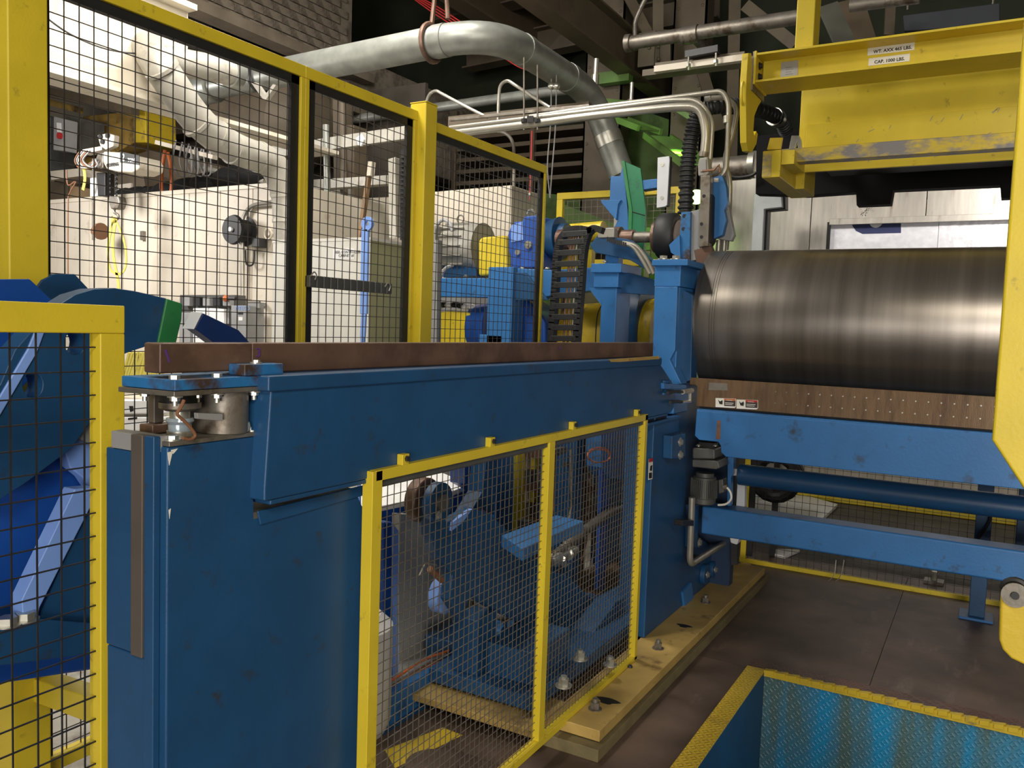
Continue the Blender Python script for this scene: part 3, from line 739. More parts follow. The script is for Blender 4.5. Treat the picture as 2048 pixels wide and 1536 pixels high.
post('very tall thick yellow square post at the left edge of the picture', NX+.03, q.y-.01, .12, 3.3)
# cable carrier strip tied on the fence
t = thing('plastic_chain_strip', 'dark plastic link strip tied across the fence in front of the grey cabinet', 'cable carrier')
a = P(616, 562, 'X', NX+.02); c = P(782, 578, 'X', NX+.02); n = 13
for i in range(n):
    p = a.lerp(c, i/n); q = a.lerp(c, (i+.9)/n)
    B().bar(p, q, .022, .052).make('link', MOTORD, t, bevel=.004)
B().bar(a-Vector((.012, 0, 0)), c-Vector((.012, 0, 0)), .008, .046).make('spine', BLACK, t)
for p in ((628, 548), (776, 570)):
    B().tube(smooth_path(PS([(p[0]-6, p[1]+4), (p[0], p[1]-4), (p[0]+5, p[1]+2), (p[0]+2, p[1]+12)], 'X', NX+.04), 4), .003, 6).make('tie', STEEL, t)

# blue cantilever wrench hanging behind it
t = thing('ring_spanner', 'long pale blue bar with ring end hanging in front of the grey cabinet', 'tool')
wy = 3.9
b = B(); c = P(733, 447, 'Y', wy)
R1, R2 = .042, .016
pts = [c+Vector((R1*math.cos(a), 0, R1*math.sin(a))) for a in [i*PI/12 for i in range(24)]]
hp = [c+Vector((R2*math.cos(a), 0, R2*math.sin(a))) for a in [i*PI/8 for i in range(16)]]
b.prism(pts, (0, .02, 0), [hp]).make('ring', PALEBLUE, t)
B().bar(P(731, 458, 'Y', wy+.01), P(728, 628, 'Y', wy+.01), .02, .052, up=(1, 0, 0)).make('shank', PALEBLUE, t, bevel=.004)
B().bar(P(728, 628, 'Y', wy+.01), P(726, 674, 'Y', wy+.01), .018, .036, up=(1, 0, 0)).make('tip', PALEBLUE, t, bevel=.004)
q = P(726, 674, 'Y', wy+.01); B().box((q.x-.012, wy, 0), (q.x+.012, wy+.02, q.z)).make('lower_rod', PALEBLUE, t)

# ------------------------------------------------------------------ near gate
gx = -1.625
t = thing('machine_gate', 'yellow framed wire gate at the lower left, in front of the blue lever arm', 'gate')
y1 = P(250, 900, 'X', gx).y; w = P(250, 900, 'X', gx).y-P(201, 900, 'X', gx).y
zt = 1.663; zb = P(245, 1536, 'X', gx).z-.25
yN = y1-1.3
B().box((gx, yN, zt-.06), (gx-.04, y1, zt)).make('top_rail', YEL, t, bevel=.003)
B().box((gx, y1-w, 0.02), (gx-.04, y1, zt-.06)).make('end_post', YEL, t, bevel=.003)
B().box((gx, yN, 0.1), (gx-.04, y1-w, .16)).make('bottom_rail', YEL, t, bevel=.003)
zr_ = .80
g = grid('X', gx-.02, (yN, .1), (y1-w+.01, zt-.04), .0508, .0021, .0508-((y1-w-yN) % .0508)*0)
g.make('wire_mesh', WIREB, t, kind='stuff')
# standoff bracket to the blue frame
t = thing('gate_standoff', 'short yellow bracket bolted to the blue frame beside the gate', 'bracket')
B().px([(250, 1408), (290, 1402), (290, 1432), (250, 1448)], 'X', gx+.005, -.02).make('arm', YEL, t, bevel=.003)
B().px([(282, 1366), (304, 1370), (302, 1465), (272, 1462), (272, 1455), (290, 1440), (290, 1400), (274, 1392), (274, 1368)], 'X', gx+.03, -.02).make('plate', YEL, t, bevel=.003)
for p in ((284, 1384), (284, 1446)): bolt(P(*p, 'X', gx+.032), (1, -.5, 0), .016, .016, t, STEELD)

# yellow post + stretcher of the fence behind the gate
t = thing('stretcher_rail', 'yellow horizontal square tube low behind the gate, running off the left post', 'rail')
B().bar(P(30, 1362, 'X', NX+.25), P(330, 1455, 'X', NX+.25) if False else P(60, 1358, 'Z', .42)+Vector((0, 0, 0)), .06, .06)
a = P(20, 1350, 'Y', 1.50); c = P(240, 1425, 'Y', 1.42)
B().bar(a, c, .07, .075).make('tube', YEL, t, bevel=.004)

# ------------------------------------------------------------------ blue curved lever arms with green nose
ax_ = -2.05
t = thing('curved_lever', 'large curved blue steel arm plate with green urethane nose at the left', 'lever arm')
outer = [(-260, 980), (-120, 800), (0, 770), (30, 700), (70, 655), (110, 615), (150, 590), (190, 578), (230, 576), (270, 582), (305, 590), (334, 597), (315, 690), (290, 694), (262, 703), (230, 716), (206, 735), (192, 752), (188, 775), (196, 798), (205, 815), (140, 900), (60, 960), (0, 1000)]
hole1 = [(150+22*math.cos(a)*.9, 686+24*math.sin(a)) for a in [i*PI/10 for i in range(20)]]
hole2 = [(66+20*math.cos(a), 770+25*math.sin(a)) for a in [i*PI/10 for i in range(20)]]
B().px(outer, 'X', ax_, -.07, [hole1, hole2]).make('plate', BLUE, t, bevel=.003)
B().px([(334, 597), (366, 607), (364, 640), (352, 692), (315, 690)], 'X', ax_+.006, -.082).make('green_nose', GREENS, t, bevel=.005)
# ribs / edge flange, its catch of light painted pale
up_ = PS([(0, 768), (30, 700), (70, 655)], 'X', ax_)
t = thing('curved_lever', 'second blue arm plate behind the green-nosed arm, its slanted top above the gate', 'lever arm')
B().px([(-200, 560), (60, 558), (100, 596), (150, 640), (60, 760), (-40, 860), (-200, 860)], 'X', ax_-.25, -.06).make('plate', ROYAL, t, bevel=.003)
B().px([(85, 560), (110, 548), (150, 548), (178, 578), (130, 600), (100, 600), (72, 578)], 'X', ax_-.45, -.12).make('cheek', BLUE, t, bevel=.003)
B().px([(-40, 860), (55, 700), (70, 664), (90, 664), (75, 705), (-10, 850)], 'X', ax_+.005, -.05).make('flange', MATS['pale_blue_paint_and_lit_edges'], t, bevel=.003)  # lit edge of the lever painted as a pale strip
# lower blue casing seen through gate
t = thing('blue_machine_bed', 'deep blue machine base behind the gate, with a pale diagonal stiffener', 'machine base')
B().px([(-200, 880), (110, 880), (175, 935), (185, 975), (190, 1340), (-200, 1400)], 'X', ax_-.10, -.4).make('casing', ROYAL, t, bevel=.01)
B().px([(150, 978), (195, 975), (198, 982), (80, 1215), (72, 1262), (48, 1262), (44, 1200)], 'X', ax_+.03, -.05).make('diagonal_stiffener', PALEBLUE, t, bevel=.003)
B().px([(182, 982), (240, 975), (240, 1270), (80, 1300), (80, 1240)], 'X', ax_+.02, -.03).make('side_plate', BLUE, t)
B().px([(-100, 1290), (80, 1238), (230, 1250), (200, 1305), (-100, 1345)], 'X', ax_+.05, -.25).make('foot_beam', BLUE, t, bevel=.003)
B().px([(60, 835), (85, 850), (118, 862), (140, 935), (165, 955), (195, 1000), (190, 890), (150, 862), (100, 838)], 'X', ax_-.05, -.04).make('weld_gusset', PALEBLUE, t, bevel=.004)
B().px([(-40, 922), (130, 908), (132, 914), (-40, 930)], 'X', ax_-.09, -.02).make('ledge', STEELD, t)
B().px([(120, 862), (195, 800), (210, 830), (205, 900), (165, 880)], 'X', ax_-.02, -.05).make('link_plate', GREYP, t)
for p in ((15, 1250), (50, 1240)): bolt(P(*p, 'X', ax_+.03), (0, 0, 1), .022, .02, t)

# small blue arm poking up behind the rail
t = thing('curved_support', 'small curved blue arm tip with pale end rising behind the brown rail', 'arm')
X0 = -1.95
B().px([(407, 626), (390, 657), (432, 688), (520, 740), (530, 720), (502, 687), (478, 660)], 'X', X0, -.045).make('arm_body', mat('deep_blue_paint', (.008, .03, .13), .4), t, bevel=.004)
q = PS([(407, 626), (390, 657)], 'X', X0)
B().prism([q[0]+Vector((.002, -.003, .002)), q[1]+Vector((.002, -.003, -.002)), q[1]+Vector((-.047, -.003, -.002)), q[0]+Vector((-.047, -.003, .002))], (0, -.004, .0)).make('worn_end', WBAR, t, bevel=.002)

# ================================================================== INSIDE THE OPENING, BEHIND THE WIRE GUARD
def ell(cx, cy, rx_, ry_, n=20): return [(cx+rx_*math.cos(2*PI*i/n), cy+ry_*math.sin(2*PI*i/n)) for i in range(n)]
t = thing('swing_lever', 'heavy dark blue swing arm behind the wire guard, sloping down to the right', 'swing arm')
arm = [(862, 1000), (896, 1045), (948, 1016), (982, 1029), (1052, 1096), (1103, 1143), (1137, 1152), (1187, 1201), (1198, 1250), (1165, 1287), (1103, 1266), (1043, 1245), (989, 1219), (940, 1190), (925, 1240), (900, 1200), (905, 1150), (875, 1110), (862, 1070)]
B().px(arm, 'X', -1.80, -.05).make('arm_body', BLUE, t, bevel=.006)
c = P(880, 1005, 'X', -1.79)
B().cyl(c-Vector((.03, 0, 0)), c+Vector((.008, 0, 0)), .078, 28).make('end_boss', BLUE, t, bevel=.004)
B().cyl(c, c+Vector((.02, 0, 0)), .035, 20).make('pin', STEELD, t)
B().cyl(c-Vector((.11, 0, 0)), c-Vector((.055, 0, 0)), .088, 28).make('brown_roller', RUSTB, t, bevel=.01)
bolt(P(876, 1031, 'X', -1.775), (1, 0, 0), .011, .01, t)
c = P(1196, 1232, 'X', -1.78)
B().cyl(c-Vector((.12, 0, 0)), c+Vector((.05, 0, 0)), .085, 28).make('pivot_boss', BLUE2, t, bevel=.006)
B().cyl(c+Vector((.05, 0, 0)), c+Vector((.085, 0, 0)), .05, 24).make('pivot_pin', STEELD, t, bevel=.004)
B().px([(932, 1040), (956, 1014), (988, 1030), (1000, 905), (975, 905), (965, 985)], 'X', -1.96, -.08).make('tie_plate', BLUE, t, bevel=.004)
B().px([(905, 1045), (930, 1028), (945, 1018), (925, 1045), (903, 1062)], 'X', -1.79, -.02).make('weld_face', PALEBLUE, t)
c = P(885, 1190, 'X', -1.95)
B().lathe(c-Vector((.04, 0, 0)), c+Vector((.04, 0, 0)), [(0, .05), (.2, .075), (.8, .075), (1, .05)]).make('lower_boss', PALEBLUE, t)
t = thing('sensor_mount', 'small bent steel wire bracket with brass sensor beside the swing arm', 'sensor')
B().tube(PS([(838, 1152), (850, 1127), (882, 1131), (886, 1118)], 'X', -1.85), .003, 6).make('wire_frame', STEEL, t)
B().cyl(P(860, 1138, 'X', -1.85), P(884, 1160, 'X', -1.85), .014, 10).make('sensor_body', COPPER, t)

t = thing('arm_pedestal', 'blue bearing pedestal with bolted base at the lower right behind the wire guard', 'pedestal')
B().px([(1232, 1205), (1290, 1170), (1290, 1295), (1225, 1345), (1150, 1385), (1148, 1335), (1168, 1290), (1190, 1262)], 'X', -1.60, -.12).make('cheek_plate', BLUE, t, bevel=.004)
B().px([(1232, 1205), (1290, 1170), (1290, 1295), (1225, 1345)], 'X', -1.95, -.1).make('cheek_plate', BLUE, t, bevel=.004)
q0 = P(1043, 1418, 'Z', .12); q1 = P(1085, 1420, 'Z', .12)
B().box((-2.02, 2.86, .10), (-1.50, 4.2, .16)).make('bed_plate', BLUE, t, bevel=.004)
B().box((-1.93, 2.90, .16), (-1.80, 3.06, .40)).make('front_block', BLUE, t, bevel=.004)
B().box((-1.78, 2.95, .16), (-1.56, 3.3, .30)).make('foot_block', BLUE, t, bevel=.004)
for p, z in (((1127, 1372), .30), ((1160, 1318), .30), ((1220, 1330), .16)):
    q = P(*p, 'Z', z); b = B().cyl(q, q+Vector((0, 0, .005)), .032, 20).cyl(q, q+Vector((0, 0, .03)), .02, 6).cyl(q, q+Vector((0, 0, .04)), .012, 10); b.make('anchor_nut', STEEL, t)
B().cyl(P(1188, 1207, 'X', -1.75), P(1245, 1214, 'X', -1.75), .013, 12).make('steel_rod', STEEL, t)

t = thing('table_plate', 'light blue flat steel table behind the wire guard, above the swing arm', 'table')
B().prism(PS([(1003, 1070), (1112, 1030), (1168, 1042), (1045, 1098)], 'Z', .78), (0, 0, -.05)).make('top', BLUE2, t, bevel=.004)
q = P(1090, 1075, 'Z', .73); B().box((q.x-.25, q.y+.2, 0), (q.x-.2, q.y+.25, .73)).make('leg', SOOT_SHADE, t)
t = thing('blue_housing', 'blue sheet housing at the upper right corner behind the wire guard', 'housing')
B().px([(1203, 868), (1290, 846), (1290, 968), (1216, 955), (1203, 935)], 'X', -1.95, -.1).make('shell', BLUE2, t, bevel=.004)
B().px([(1203, 935), (1216, 955), (1212, 1180), (1196, 1180)], 'X', -1.96, -.02).make('strut', ROYAL, t)
t = thing('ribbed_hose', 'dusty brown ribbed hose arching behind the right half of the wire guard', 'hose')
pth = smooth_path(PS([(1085, 1135), (1130, 1095), (1178, 1055), (1225, 1022), (1265, 1013), (1290, 1025), (1310, 1060)], 'X', -1.92), 14)
B().tube(pth, .03, 10, [.030 if i % 2 else .023 for i in range(len(pth))]).make('tube', STEELD, t)
t = thing('valve_fitting', 'shiny steel valve fitting on the ribbed hose behind the wire guard', 'valve')
B().lathe(P(1105, 1125, 'X', -1.90), P(1152, 1098, 'X', -1.90), [(0, .02), (.15, .035), (.3, .035), (.32, .024), (.6, .024), (.62, .036), (.8, .036), (1, .02)], 14).make('body', STEEL, t)
B().cyl(P(1125, 1118, 'X', -1.87), P(1130, 1130, 'X', -1.87), .018, 8).make('nipple', STEEL, t)

t = thing('grey_partition', 'plain grey sheet panel with blue edge, left behind the wire guard', 'panel')
B().px([(798, 1028), (842, 1030), (900, 1130), (905, 1240), (905, 1340), (798, 1400)], 'X', -2.30, -.04).make('sheet', mat('partition_grey_paint', (.42, .42, .41), .5), t)
t = thing('blue_post', 'narrow bright blue upright just inside the left edge of the wire guard', 'post')
B().px([(768, 1044), (785, 1044), (797, 1060), (797, 1400), (768, 1400)], 'X', -2.20, -.06).make('post_body', ROYAL, t, bevel=.01)
B().px([(785, 1046), (797, 1062), (796, 1395), (787, 1395)], 'X', -2.195, -.01).make('lit_edge', PALEBLUE, t)  # light along the post edge painted as a paler strip
t = thing('lit_topped_box', 'blue box with its lit cream top painted white seen through the upper left of the wire guard', 'box')
lid = PS([(722, 1020), (905, 982), (940, 968), (860, 935), (722, 962)], 'Z', .70)
B().prism(lid, (0, 0, -.03)).make('lid', WHITE, t, bevel=.004)  # cream top painted white for the light falling on it
cc = sum(lid, Vector())/5
B().prism([Vector((cc.x+(p.x-cc.x)*.98, cc.y+(p.y-cc.y)*.98, .668)) for p in lid], (0, 0, -.668)).make('body', ROYAL, t)
t = thing('white_drum', 'white drum standing behind the blue frame, visible left of the wire guard', 'drum')
q = P(700, 1300, 'X', -2.15); B().lathe((q.x, q.y, 0), (q.x, q.y, .48), [(0, .15), (.1, .17), (.9, .17), (1, .12)], 28).make('shell', WHITE, t)

t = thing('cable_trough', 'blue cable trough on the floor behind the wire guard', 'trough')
B().px([(765, 1395), (1005, 1268), (1005, 1300), (765, 1470)], 'X', -2.02, -.04).make('side', BLUE2, t, bevel=.003)
B().px([(765, 1470), (1005, 1300), (1005, 1330), (765, 1530)], 'X', -2.0, -.06).make('lower_rail', BLUE, t, bevel=.003)
q = P(765, 1395, 'X', -2.02); q2 = P(1005, 1268, 'X', -2.02)
B().box((-2.3, q.y, .02), (-2.05, q2.y, min(q.z, q2.z)-.05)).make('base', GREYP, t)
t = thing('floor_cables', 'bundle of orange and grey cables lying in the blue trough', 'cables')
for i, m in enumerate((ORANGE, GREYC, COPPER, ORANGE, GREYC)):
    dy = i*7
    B().tube(smooth_path(PS([(760, 1375+dy*.6), (800, 1350+dy), (850, 1318+dy), (900, 1300+dy*.7), (950, 1268+dy), (1000, 1245+dy)], 'X', -2.08-.02*i), 5), .006, 6).make('cable', m, t)
t = thing('pump_block', 'dark blue pump block with small round cover at the foot of the swing arm', 'pump')
B().px([(925, 1290), (985, 1260), (1035, 1265), (1040, 1400), (1000, 1385), (930, 1345)], 'X', -2.0, -.22).make('body', BLUE, t, bevel=.01)
c = P(992, 1262, 'X', -1.96); B().lathe(c-Vector((.03, 0, 0)), c+Vector((.04, 0, 0)), [(0, .05), (.6, .05), (1, .03)]).make('cover', BLUE2, t)
for i, (a, c) in enumerate((((925, 1180), (930, 1330)), ((945, 1200), (950, 1290)), ((1010, 1240), (1012, 1300)), ((960, 1245), (1035, 1235)))):
    B().tube(PS([a, c], 'X', -1.98), .008, 8).make('pipe', STEELD, t)
t = thing('pipe_tangle', 'dark brown pipes and brackets in the shade behind the right half of the wire guard', 'pipework')
for i in range(16):
    x = 1108+i*11; y = 930+random.random()*60
    pts = [(x, 880+random.random()*20), (x+random.uniform(-4, 4), y+60), (x+random.uniform(-15, 15), y+110), (x+random.uniform(-30, 30), y+190)]
    B().tube(fillet(PS(pts, 'X', -2.08-random.random()*.2), .03), random.choice((.006, .009, .013)), 7).make('pipe', random.choice((RUSTB, STEELD, BRBEAM, DARK)), t)
for i in range(7):
    x = 1110+i*24; y = 900+i*25
    B().px([(x, y), (x+22, y-6), (x+24, y+6), (x+3, y+12)], 'X', -2.15, -.03).make('bracket', random.choice((RUSTB, STEELD)), t)
t = thing('orange_wire_loop', 'loop of orange wire hanging behind the wire guard near its upper right corner', 'wire')
for k in range(2):
    B().tube(PS(ell(1198, 910+k*2, 23, 15-k*2, 24)+[(1221, 910+k*2)], 'X', -1.9+.01*k), .004, 6).make('coil', ORANGE, t)
t = thing('cream_post', 'pale cream upright seen through the right half of the wire guard', 'post')
B().px([(1180, 915), (1200, 912), (1200, 985), (1180, 985)], 'X', -2.25, -.02).make('post_body', CREAM, t)
B().px([(1200, 912), (1207, 911), (1207, 985), (1200, 985)], 'X', -2.25, -.02).make('yellow_edge', YEL, t)
for x0, x1, lab in ((1036, 1050, 'left of two thin yellow uprights seen through the middle of the wire guard'), (1070, 1083, 'right of two thin yellow uprights seen through the middle of the wire guard')):
    t = thing('thin_upright', lab, 'post')
    B().px([(x0, 880), (x1, 880), (x1-2, 1060), (x0-2, 1065)], 'X', -2.52, -.03).make('post_body', YEL, t)
t = thing('ribbed_blue_column', 'pale blue lit column behind the wire guard, left of the thin yellow uprights', 'column')
B().px([(996, 900), (1028, 895), (1024, 1075), (990, 1068)], 'X', -2.55, -.1).make('front', MATS['lit_blue_paint'], t)
B().px([(930, 910), (962, 905), (960, 985), (930, 968)], 'X', -2.5, -.1).make('side_box', ROYAL, t)
# dark block added behind everything to stand in for deep shade
t = thing('shade_backdrop', 'dark brown block added for the deep shade behind the wire guard', 'machine bed')
B().box((-3.7, 6.35, 0), (-1.75, 7.2, 1.15)).make('block', BRBEAM, t, bevel=.01)
B().box((-3.0, 6.2, 0), (-1.76, 6.349, 1.2)).make('end_plate', RUSTB, t, bevel=.01)
for i in range(8):
    B().box((-2.99, 6.2-.04, .1+.13*i), (-1.77, 6.2, .14+.13*i)).make('shelf_rib', STEELD, t)
t = thing('hydraulic_unit', 'dark hydraulic block with shelves of valves deep behind the wire guard', 'machine')
for k in range(5):
    B().box((-2.60+.0, 4.62, .15+k*.22), (-2.25, 4.9, .20+k*.22)).make('shelf', RUSTB, t)
    for j in range(4): B().box((-2.56+j*.085, 4.63, .20+k*.22), (-2.51+j*.085, 4.72, .28+k*.22+.02*(j % 2))).make('valve_block', (STEELD, BRBEAM, MOTORD)[(j+k) % 3], t, bevel=.004)
for x in (-2.60, -2.25): B().box((x-.02, 4.74, 0), (x+.02, 4.9, 1.25)).make('post', BRBEAM, t)
t = thing('floor_marking', 'yellow floor tape corner on the brown floor behind the wire guard', 'floor marking')
B().prism(PS([(770, 1500), (885, 1455), (925, 1470), (790, 1536)], 'Z', .0015), (0, 0, -.001)).make('tape', YELD, t)
t = thing('floor_drain_cover', 'round grey cover in the floor at the bottom edge, behind the wire guard', 'drain cover')
c = P(865, 1528, 'Z', 0); B().cyl(c, c+Vector((0, 0, .006)), .10, 30).make('cover', FLOOR, t)

# ================================================================== DRIVE UNIT ABOVE THE RAIL
DY = 5.0
t = thing('drive_bench', 'bright blue welded frame carrying motor and gearbox behind the right fence panel', 'machine frame')
B().rect('Y', DY, (850, 556), (978, 595), .12).make('front_beam', BLUE2, t, bevel=.006)
B().rect('Y', DY-.03, (977, 534), (1021, 700), .16).make('post', BLUE2, t, bevel=.006)
B().px([(1021, 536), (1110, 540), (1240, 530), (1240, 575), (1110, 590), (1060, 600), (1021, 602)], 'Y', DY+.03, .12).make('long_beam', BLUE2, t, bevel=.006)
B().px([(1021, 545), (1050, 545), (1095, 600), (1021, 600)], 'Y', DY+.00, .03).make('gusset', BLUE, t, bevel=.003)
B().px([(886, 525), (950, 523), (952, 552), (886, 555)], 'Y', DY+.15, .2).make('motor_foot', BLUE, t, bevel=.004)
B().rect('Y', DY-.004, (1180, 590), (1204, 700), .02)
p0 = P(1021, 700, 'Y', DY); B().box((p0.x-.25, DY-.03, 0), (p0.x-.05, DY+.12, p0.z+.1)).make('lower_leg', BLUE2, t, bevel=.006)
for p in ((932, 553), (1045, 537), (1095, 538)): bolt(P(*p, 'Y', DY+.06), (0, 0, 1), .014, .012, t)

def motor(lab, a, b, r, m, Y, name='electric_motor'):
    t = thing(name, lab, 'motor')
    pa = P(*a, 'Y', Y); pb = P(*b, 'Y', Y); pb.z = pa.z; pb.y = pa.y
    B().lathe(pa, pb, [(0, r*.5), (.04, r*.85), (.25, r*.95), (.26, r), (.8, r), (.82, r*1.03), (1, r*1.03)], 32).make('casing', m, t)
    return t, pa, pb
t, pa, pb = motor('grey electric motor on top of the blue drive frame, behind the right fence panel', (872, 497), (968, 495), .175, MOTOR, DY+.25)
n = 16
for i in range(n):
    a = 2*PI*i/n; r = .175; d = Vector((0, math.cos(a), math.sin(a)))
    p = pa.lerp(pb, .30)+d*(r+.006); q = pa.lerp(pb, .78)+d*(r+.006)
    B().bar(p, q, .006, .022, up=d).make('cooling_fin', MOTOR, t)
c = pa.lerp(pb, .5)+Vector((0, 0, .215)); B().tube([c+Vector((.03*math.cos(k*PI/8), 0, .03*math.sin(k*PI/8))) for k in range(17)], .006, 6).make('lifting_eye', STEELD, t)
c = pa.lerp(pb, .1)+Vector((.0, -.17, .06)); B().box(c-Vector((.08, .05, .09)), c+Vector((.10, .05, .09))).make('terminal_box', MOTOR, t, bevel=.012)
B().tube(smooth_path(PS([(868, 478), (872, 455), (885, 440), (900, 447), (905, 462)], 'Y', DY+.05), 5), .014, 8).make('conduit', GREYC, t)
B().tube(smooth_path(PS([(905, 530), (890, 538), (880, 555), (868, 560)], 'Y', DY+.02), 5), .014, 8).make('conduit', GREYC, t)

t = thing('coupling_guard', 'bright yellow coupling guard between grey motor and blue gearbox', 'guard')
B().px([(956, 482), (962, 474), (1012, 470), (1014, 548), (956, 552)], 'Y', DY+.08, .35).make('shell', YEL, t, bevel=.03)
t = thing('gearbox', 'blue cast gearbox right of the upper yellow coupling guard', 'gearbox')
B().px([(1012, 478), (1020, 455), (1026, 448), (1028, 443), (1045, 442), (1047, 432), (1076, 430), (1082, 445), (1082, 535), (1020, 536), (1020, 510), (1012, 500)], 'Y', DY+.12, .28).make('housing', mat('gearbox_blue_paint', (.03, .10, .42), .35), t, bevel=.012)
B().px([(1022, 450), (1045, 443), (1046, 480), (1022, 485)], 'Y', DY+.11, .012).make('lit_cover', PALEBLUE, t, bevel=.004)  # pale blue paints the light on the gearbox cover
c = P(1058, 490, 'Y', DY+.12); B().cyl(c, c-Vector((0, .02, 0)), .028, 18).make('plug', STEEL, t); bolt(c-Vector((0, .02, 0)), (0, -1, 0), .014, .012, t)
c = P(1037, 505, 'Y', DY+.12); B().cyl(c, c-Vector((0, .02, 0)), .02, 16).make('plug', STEEL, t)
c = P(1062, 428, 'Y', DY+.2); B().tube([c+Vector((.03*math.cos(k*PI/8), 0, .03*math.sin(k*PI/8))) for k in range(9)], .008, 6).make('lifting_eye', STEEL, t)
t = thing('drive_shaft', 'rusty shaft with blue flange between gearbox and cable chain', 'shaft')
B().lathe(P(1082, 480, 'Y', DY+.25), P(1150, 474, 'Y', DY+.25), [(0, .07), (.12, .07), (.13, .05), (.3, .05), (.3, .13), (.6, .15), (.62, .10), (.8, .10), (.8, .05), (1, .05)], 26).make('shaft_body', BLUE, t)
B().cyl(P(1118, 480, 'Y', DY+.15), P(1140, 478, 'Y', DY+.15), .07, 22).make('rusty_collar', RUSTB, t)
t = thing('yellow_roller_guard', 'rounded yellow guard cover behind the top of the cable chain', 'guard')
B().tube([P(1112, 470, 'Y', DY+.4), P(1208, 462, 'Y', DY+.4)], .07, 20).make('shell', YEL, t)
B().rect('Y', DY+.38, (1105, 500), (1182, 545), .06).make('apron', YEL, t, bevel=.006)

# lower tier
t = thing('coupling_guard', 'big yellow guard drum low behind the right fence panel', 'guard')
B().px([(868, 632), (874, 624), (896, 622), (940, 625), (952, 632), (952, 705), (868, 705)], 'Y', DY+.12, .3).make('shell', YEL, t, bevel=.03)
t = thing('brake_drum', 'blue round drum between lower yellow guard and blue post', 'drum')
B().lathe(P(948, 660, 'Y', DY+.28), P(992, 658, 'Y', DY+.28), [(0, .13), (.2, .19), (1, .20)], 30).make('drum', ROYAL, t)
t = thing('gearbox', 'large royal blue rounded gearbox low behind the fence, under the drive frame', 'gearbox')
B().px([(1020, 610), (1032, 600), (1050, 600), (1075, 616), (1090, 645), (1092, 705), (1020, 705)], 'Y', DY+.14, .3).make('housing', ROYAL, t, bevel=.03)
c = P(1032, 668, 'Y', DY+.14); B().cyl(c, c-Vector((0, .02, 0)), .024, 18).make('plug', STEEL, t)
bolt(c-Vector((0, .02, 0)), (0, -1, 0), .013, .012, t)
B().rect('Y', DY+.12, (1022, 596), (1045, 600), .1).make('top_lug', STEEL, t)
t = thing('foil_bundle', 'crumpled shiny foil and black hoses under the blue drive beam', 'bundle')
for i in range(7):
    x = 878+i*11
    B().sphere(P(x, 610+random.uniform(-3, 4), 'Y', DY+.2), .045, 8, 6, (1, 1, .5)).make('foil_lump', random.choice((FOIL, BLACK, SOOT_SHADE)), t)
B().rect('Y', DY+.18, (895, 618), (935, 628), .05).make('white_tag', WHITE, t)
t = thing('mill_drive_guard', 'large worn yellow cylindrical guard low between cable chain and blue stands', 'guard')
B().tube([P(1150, 690, 'Y', DY+.6), P(1330, 680, 'Y', DY+.6)], .30, 40).make('shell', YELD, t)
B().tube(smooth_path(PS([(1202, 612), (1195, 630), (1192, 660), (1191, 690)], 'Y', DY+.25), 4), .004, 6).make('seam_cable', DARK, t)
B().tube([P(1282, 660, 'Y', DY+.6), P(1306, 659, 'Y', DY+.6)], .33, 40).make('end_ring', BLUE, t)

# cable chain
t = thing('cable_chain', 'black plastic cable chain arching over and hanging down like a ladder', 'cable carrier')
CY = 4.45
cl = smooth_path(PS([(1186, 462), (1160, 458), (1138, 462), (1122, 480), (1115, 510), (1112, 560), (1108, 620), (1103, 700)], 'Y', CY), 7)
cr = smooth_path(PS([(1206, 462), (1190, 457), (1178, 466), (1170, 490), (1166, 520), (1163, 565), (1158, 625), (1153, 700)], 'Y', CY), 7)
for nm, c_ in (('side_links', cl), ('side_links', cr)):
    b = B()
    for i in range(len(c_)-1): b.bar(c_[i], c_[i+1]+(c_[i+1]-c_[i])*.2, .036, .05, up=(0, 1, 0))
    b.make(nm, BLACK, t)
tot = len(cl)
for i, py in enumerate([470, 486, 507, 529, 550, 571, 592, 613, 635, 656, 678]):
    px0 = 1120+(486-py)*.03*1.0 if py > 480 else 1125; 
    def atx(c_, yy):
        zz = P(1130, yy, 'Y', CY).z
        best = min(c_[8:], key=lambda v: abs(v.z-zz)); return Vector((best.x, best.y-.022, zz))
    a, c = atx(cl, py), atx(cr, py-2)
    B().bar(a, c, .034, .012, up=(0, 1, 0)).make('crossbar', DARK, t, bevel=.003)
    for q in (a.lerp(c, .12), a.lerp(c, .88)): B().cyl(q-Vector((0, .005, 0)), q-Vector((0, .008, 0)), .005, 8).make('rivet', SOOT_SHADE, t)
for k, m in ((0, COPPER), (1, COPPER), (2, STEELD), (3, DARK)):
    B().tube(smooth_path(PS([(1150+k*4, 468), (1140+k*6, 500), (1136+k*7, 560), (1130+k*8, 620), (1127+k*8, 700)], 'Y', CY+.01), 5), .007, 7).make('cable', m, t)
q = P(1128, 700, 'Y', CY); B().box((q.x-.12, CY-.02, 0), (q.x+.12, CY+.08, q.z-.01)).make('anchor_post', BLUE, t)
t = thing('chain_support', 'blue bracket arm with conduit clamps holding the right end of the cable chain', 'bracket')
B().px([(1195, 470), (1255, 478), (1300, 520), (1300, 545), (1260, 520), (1190, 505), (1180, 490)], 'Y', CY+.35, .1).make('arm', BLUE, t, bevel=.004)
B().rect('Y', CY+.2, (1196, 456), (1228, 475), .06).make('clamp', MOTOR, t, bevel=.006)
for k in range(2):
    B().tube(fillet(PS([(1235+k*10, 485), (1265+k*8, 490), (1285+k*10, 520), (1300+k*8, 548)], 'Y', CY+.25), .08), .012, 10).make('conduit', COND, t)
for k in range(10): B().cyl(P(1215+k*4, 474+k*1.2, 'Y', CY+.18), P(1215+k*4, 483+k*1.2, 'Y', CY+.18), .006, 6).make('gland', DARK, t)

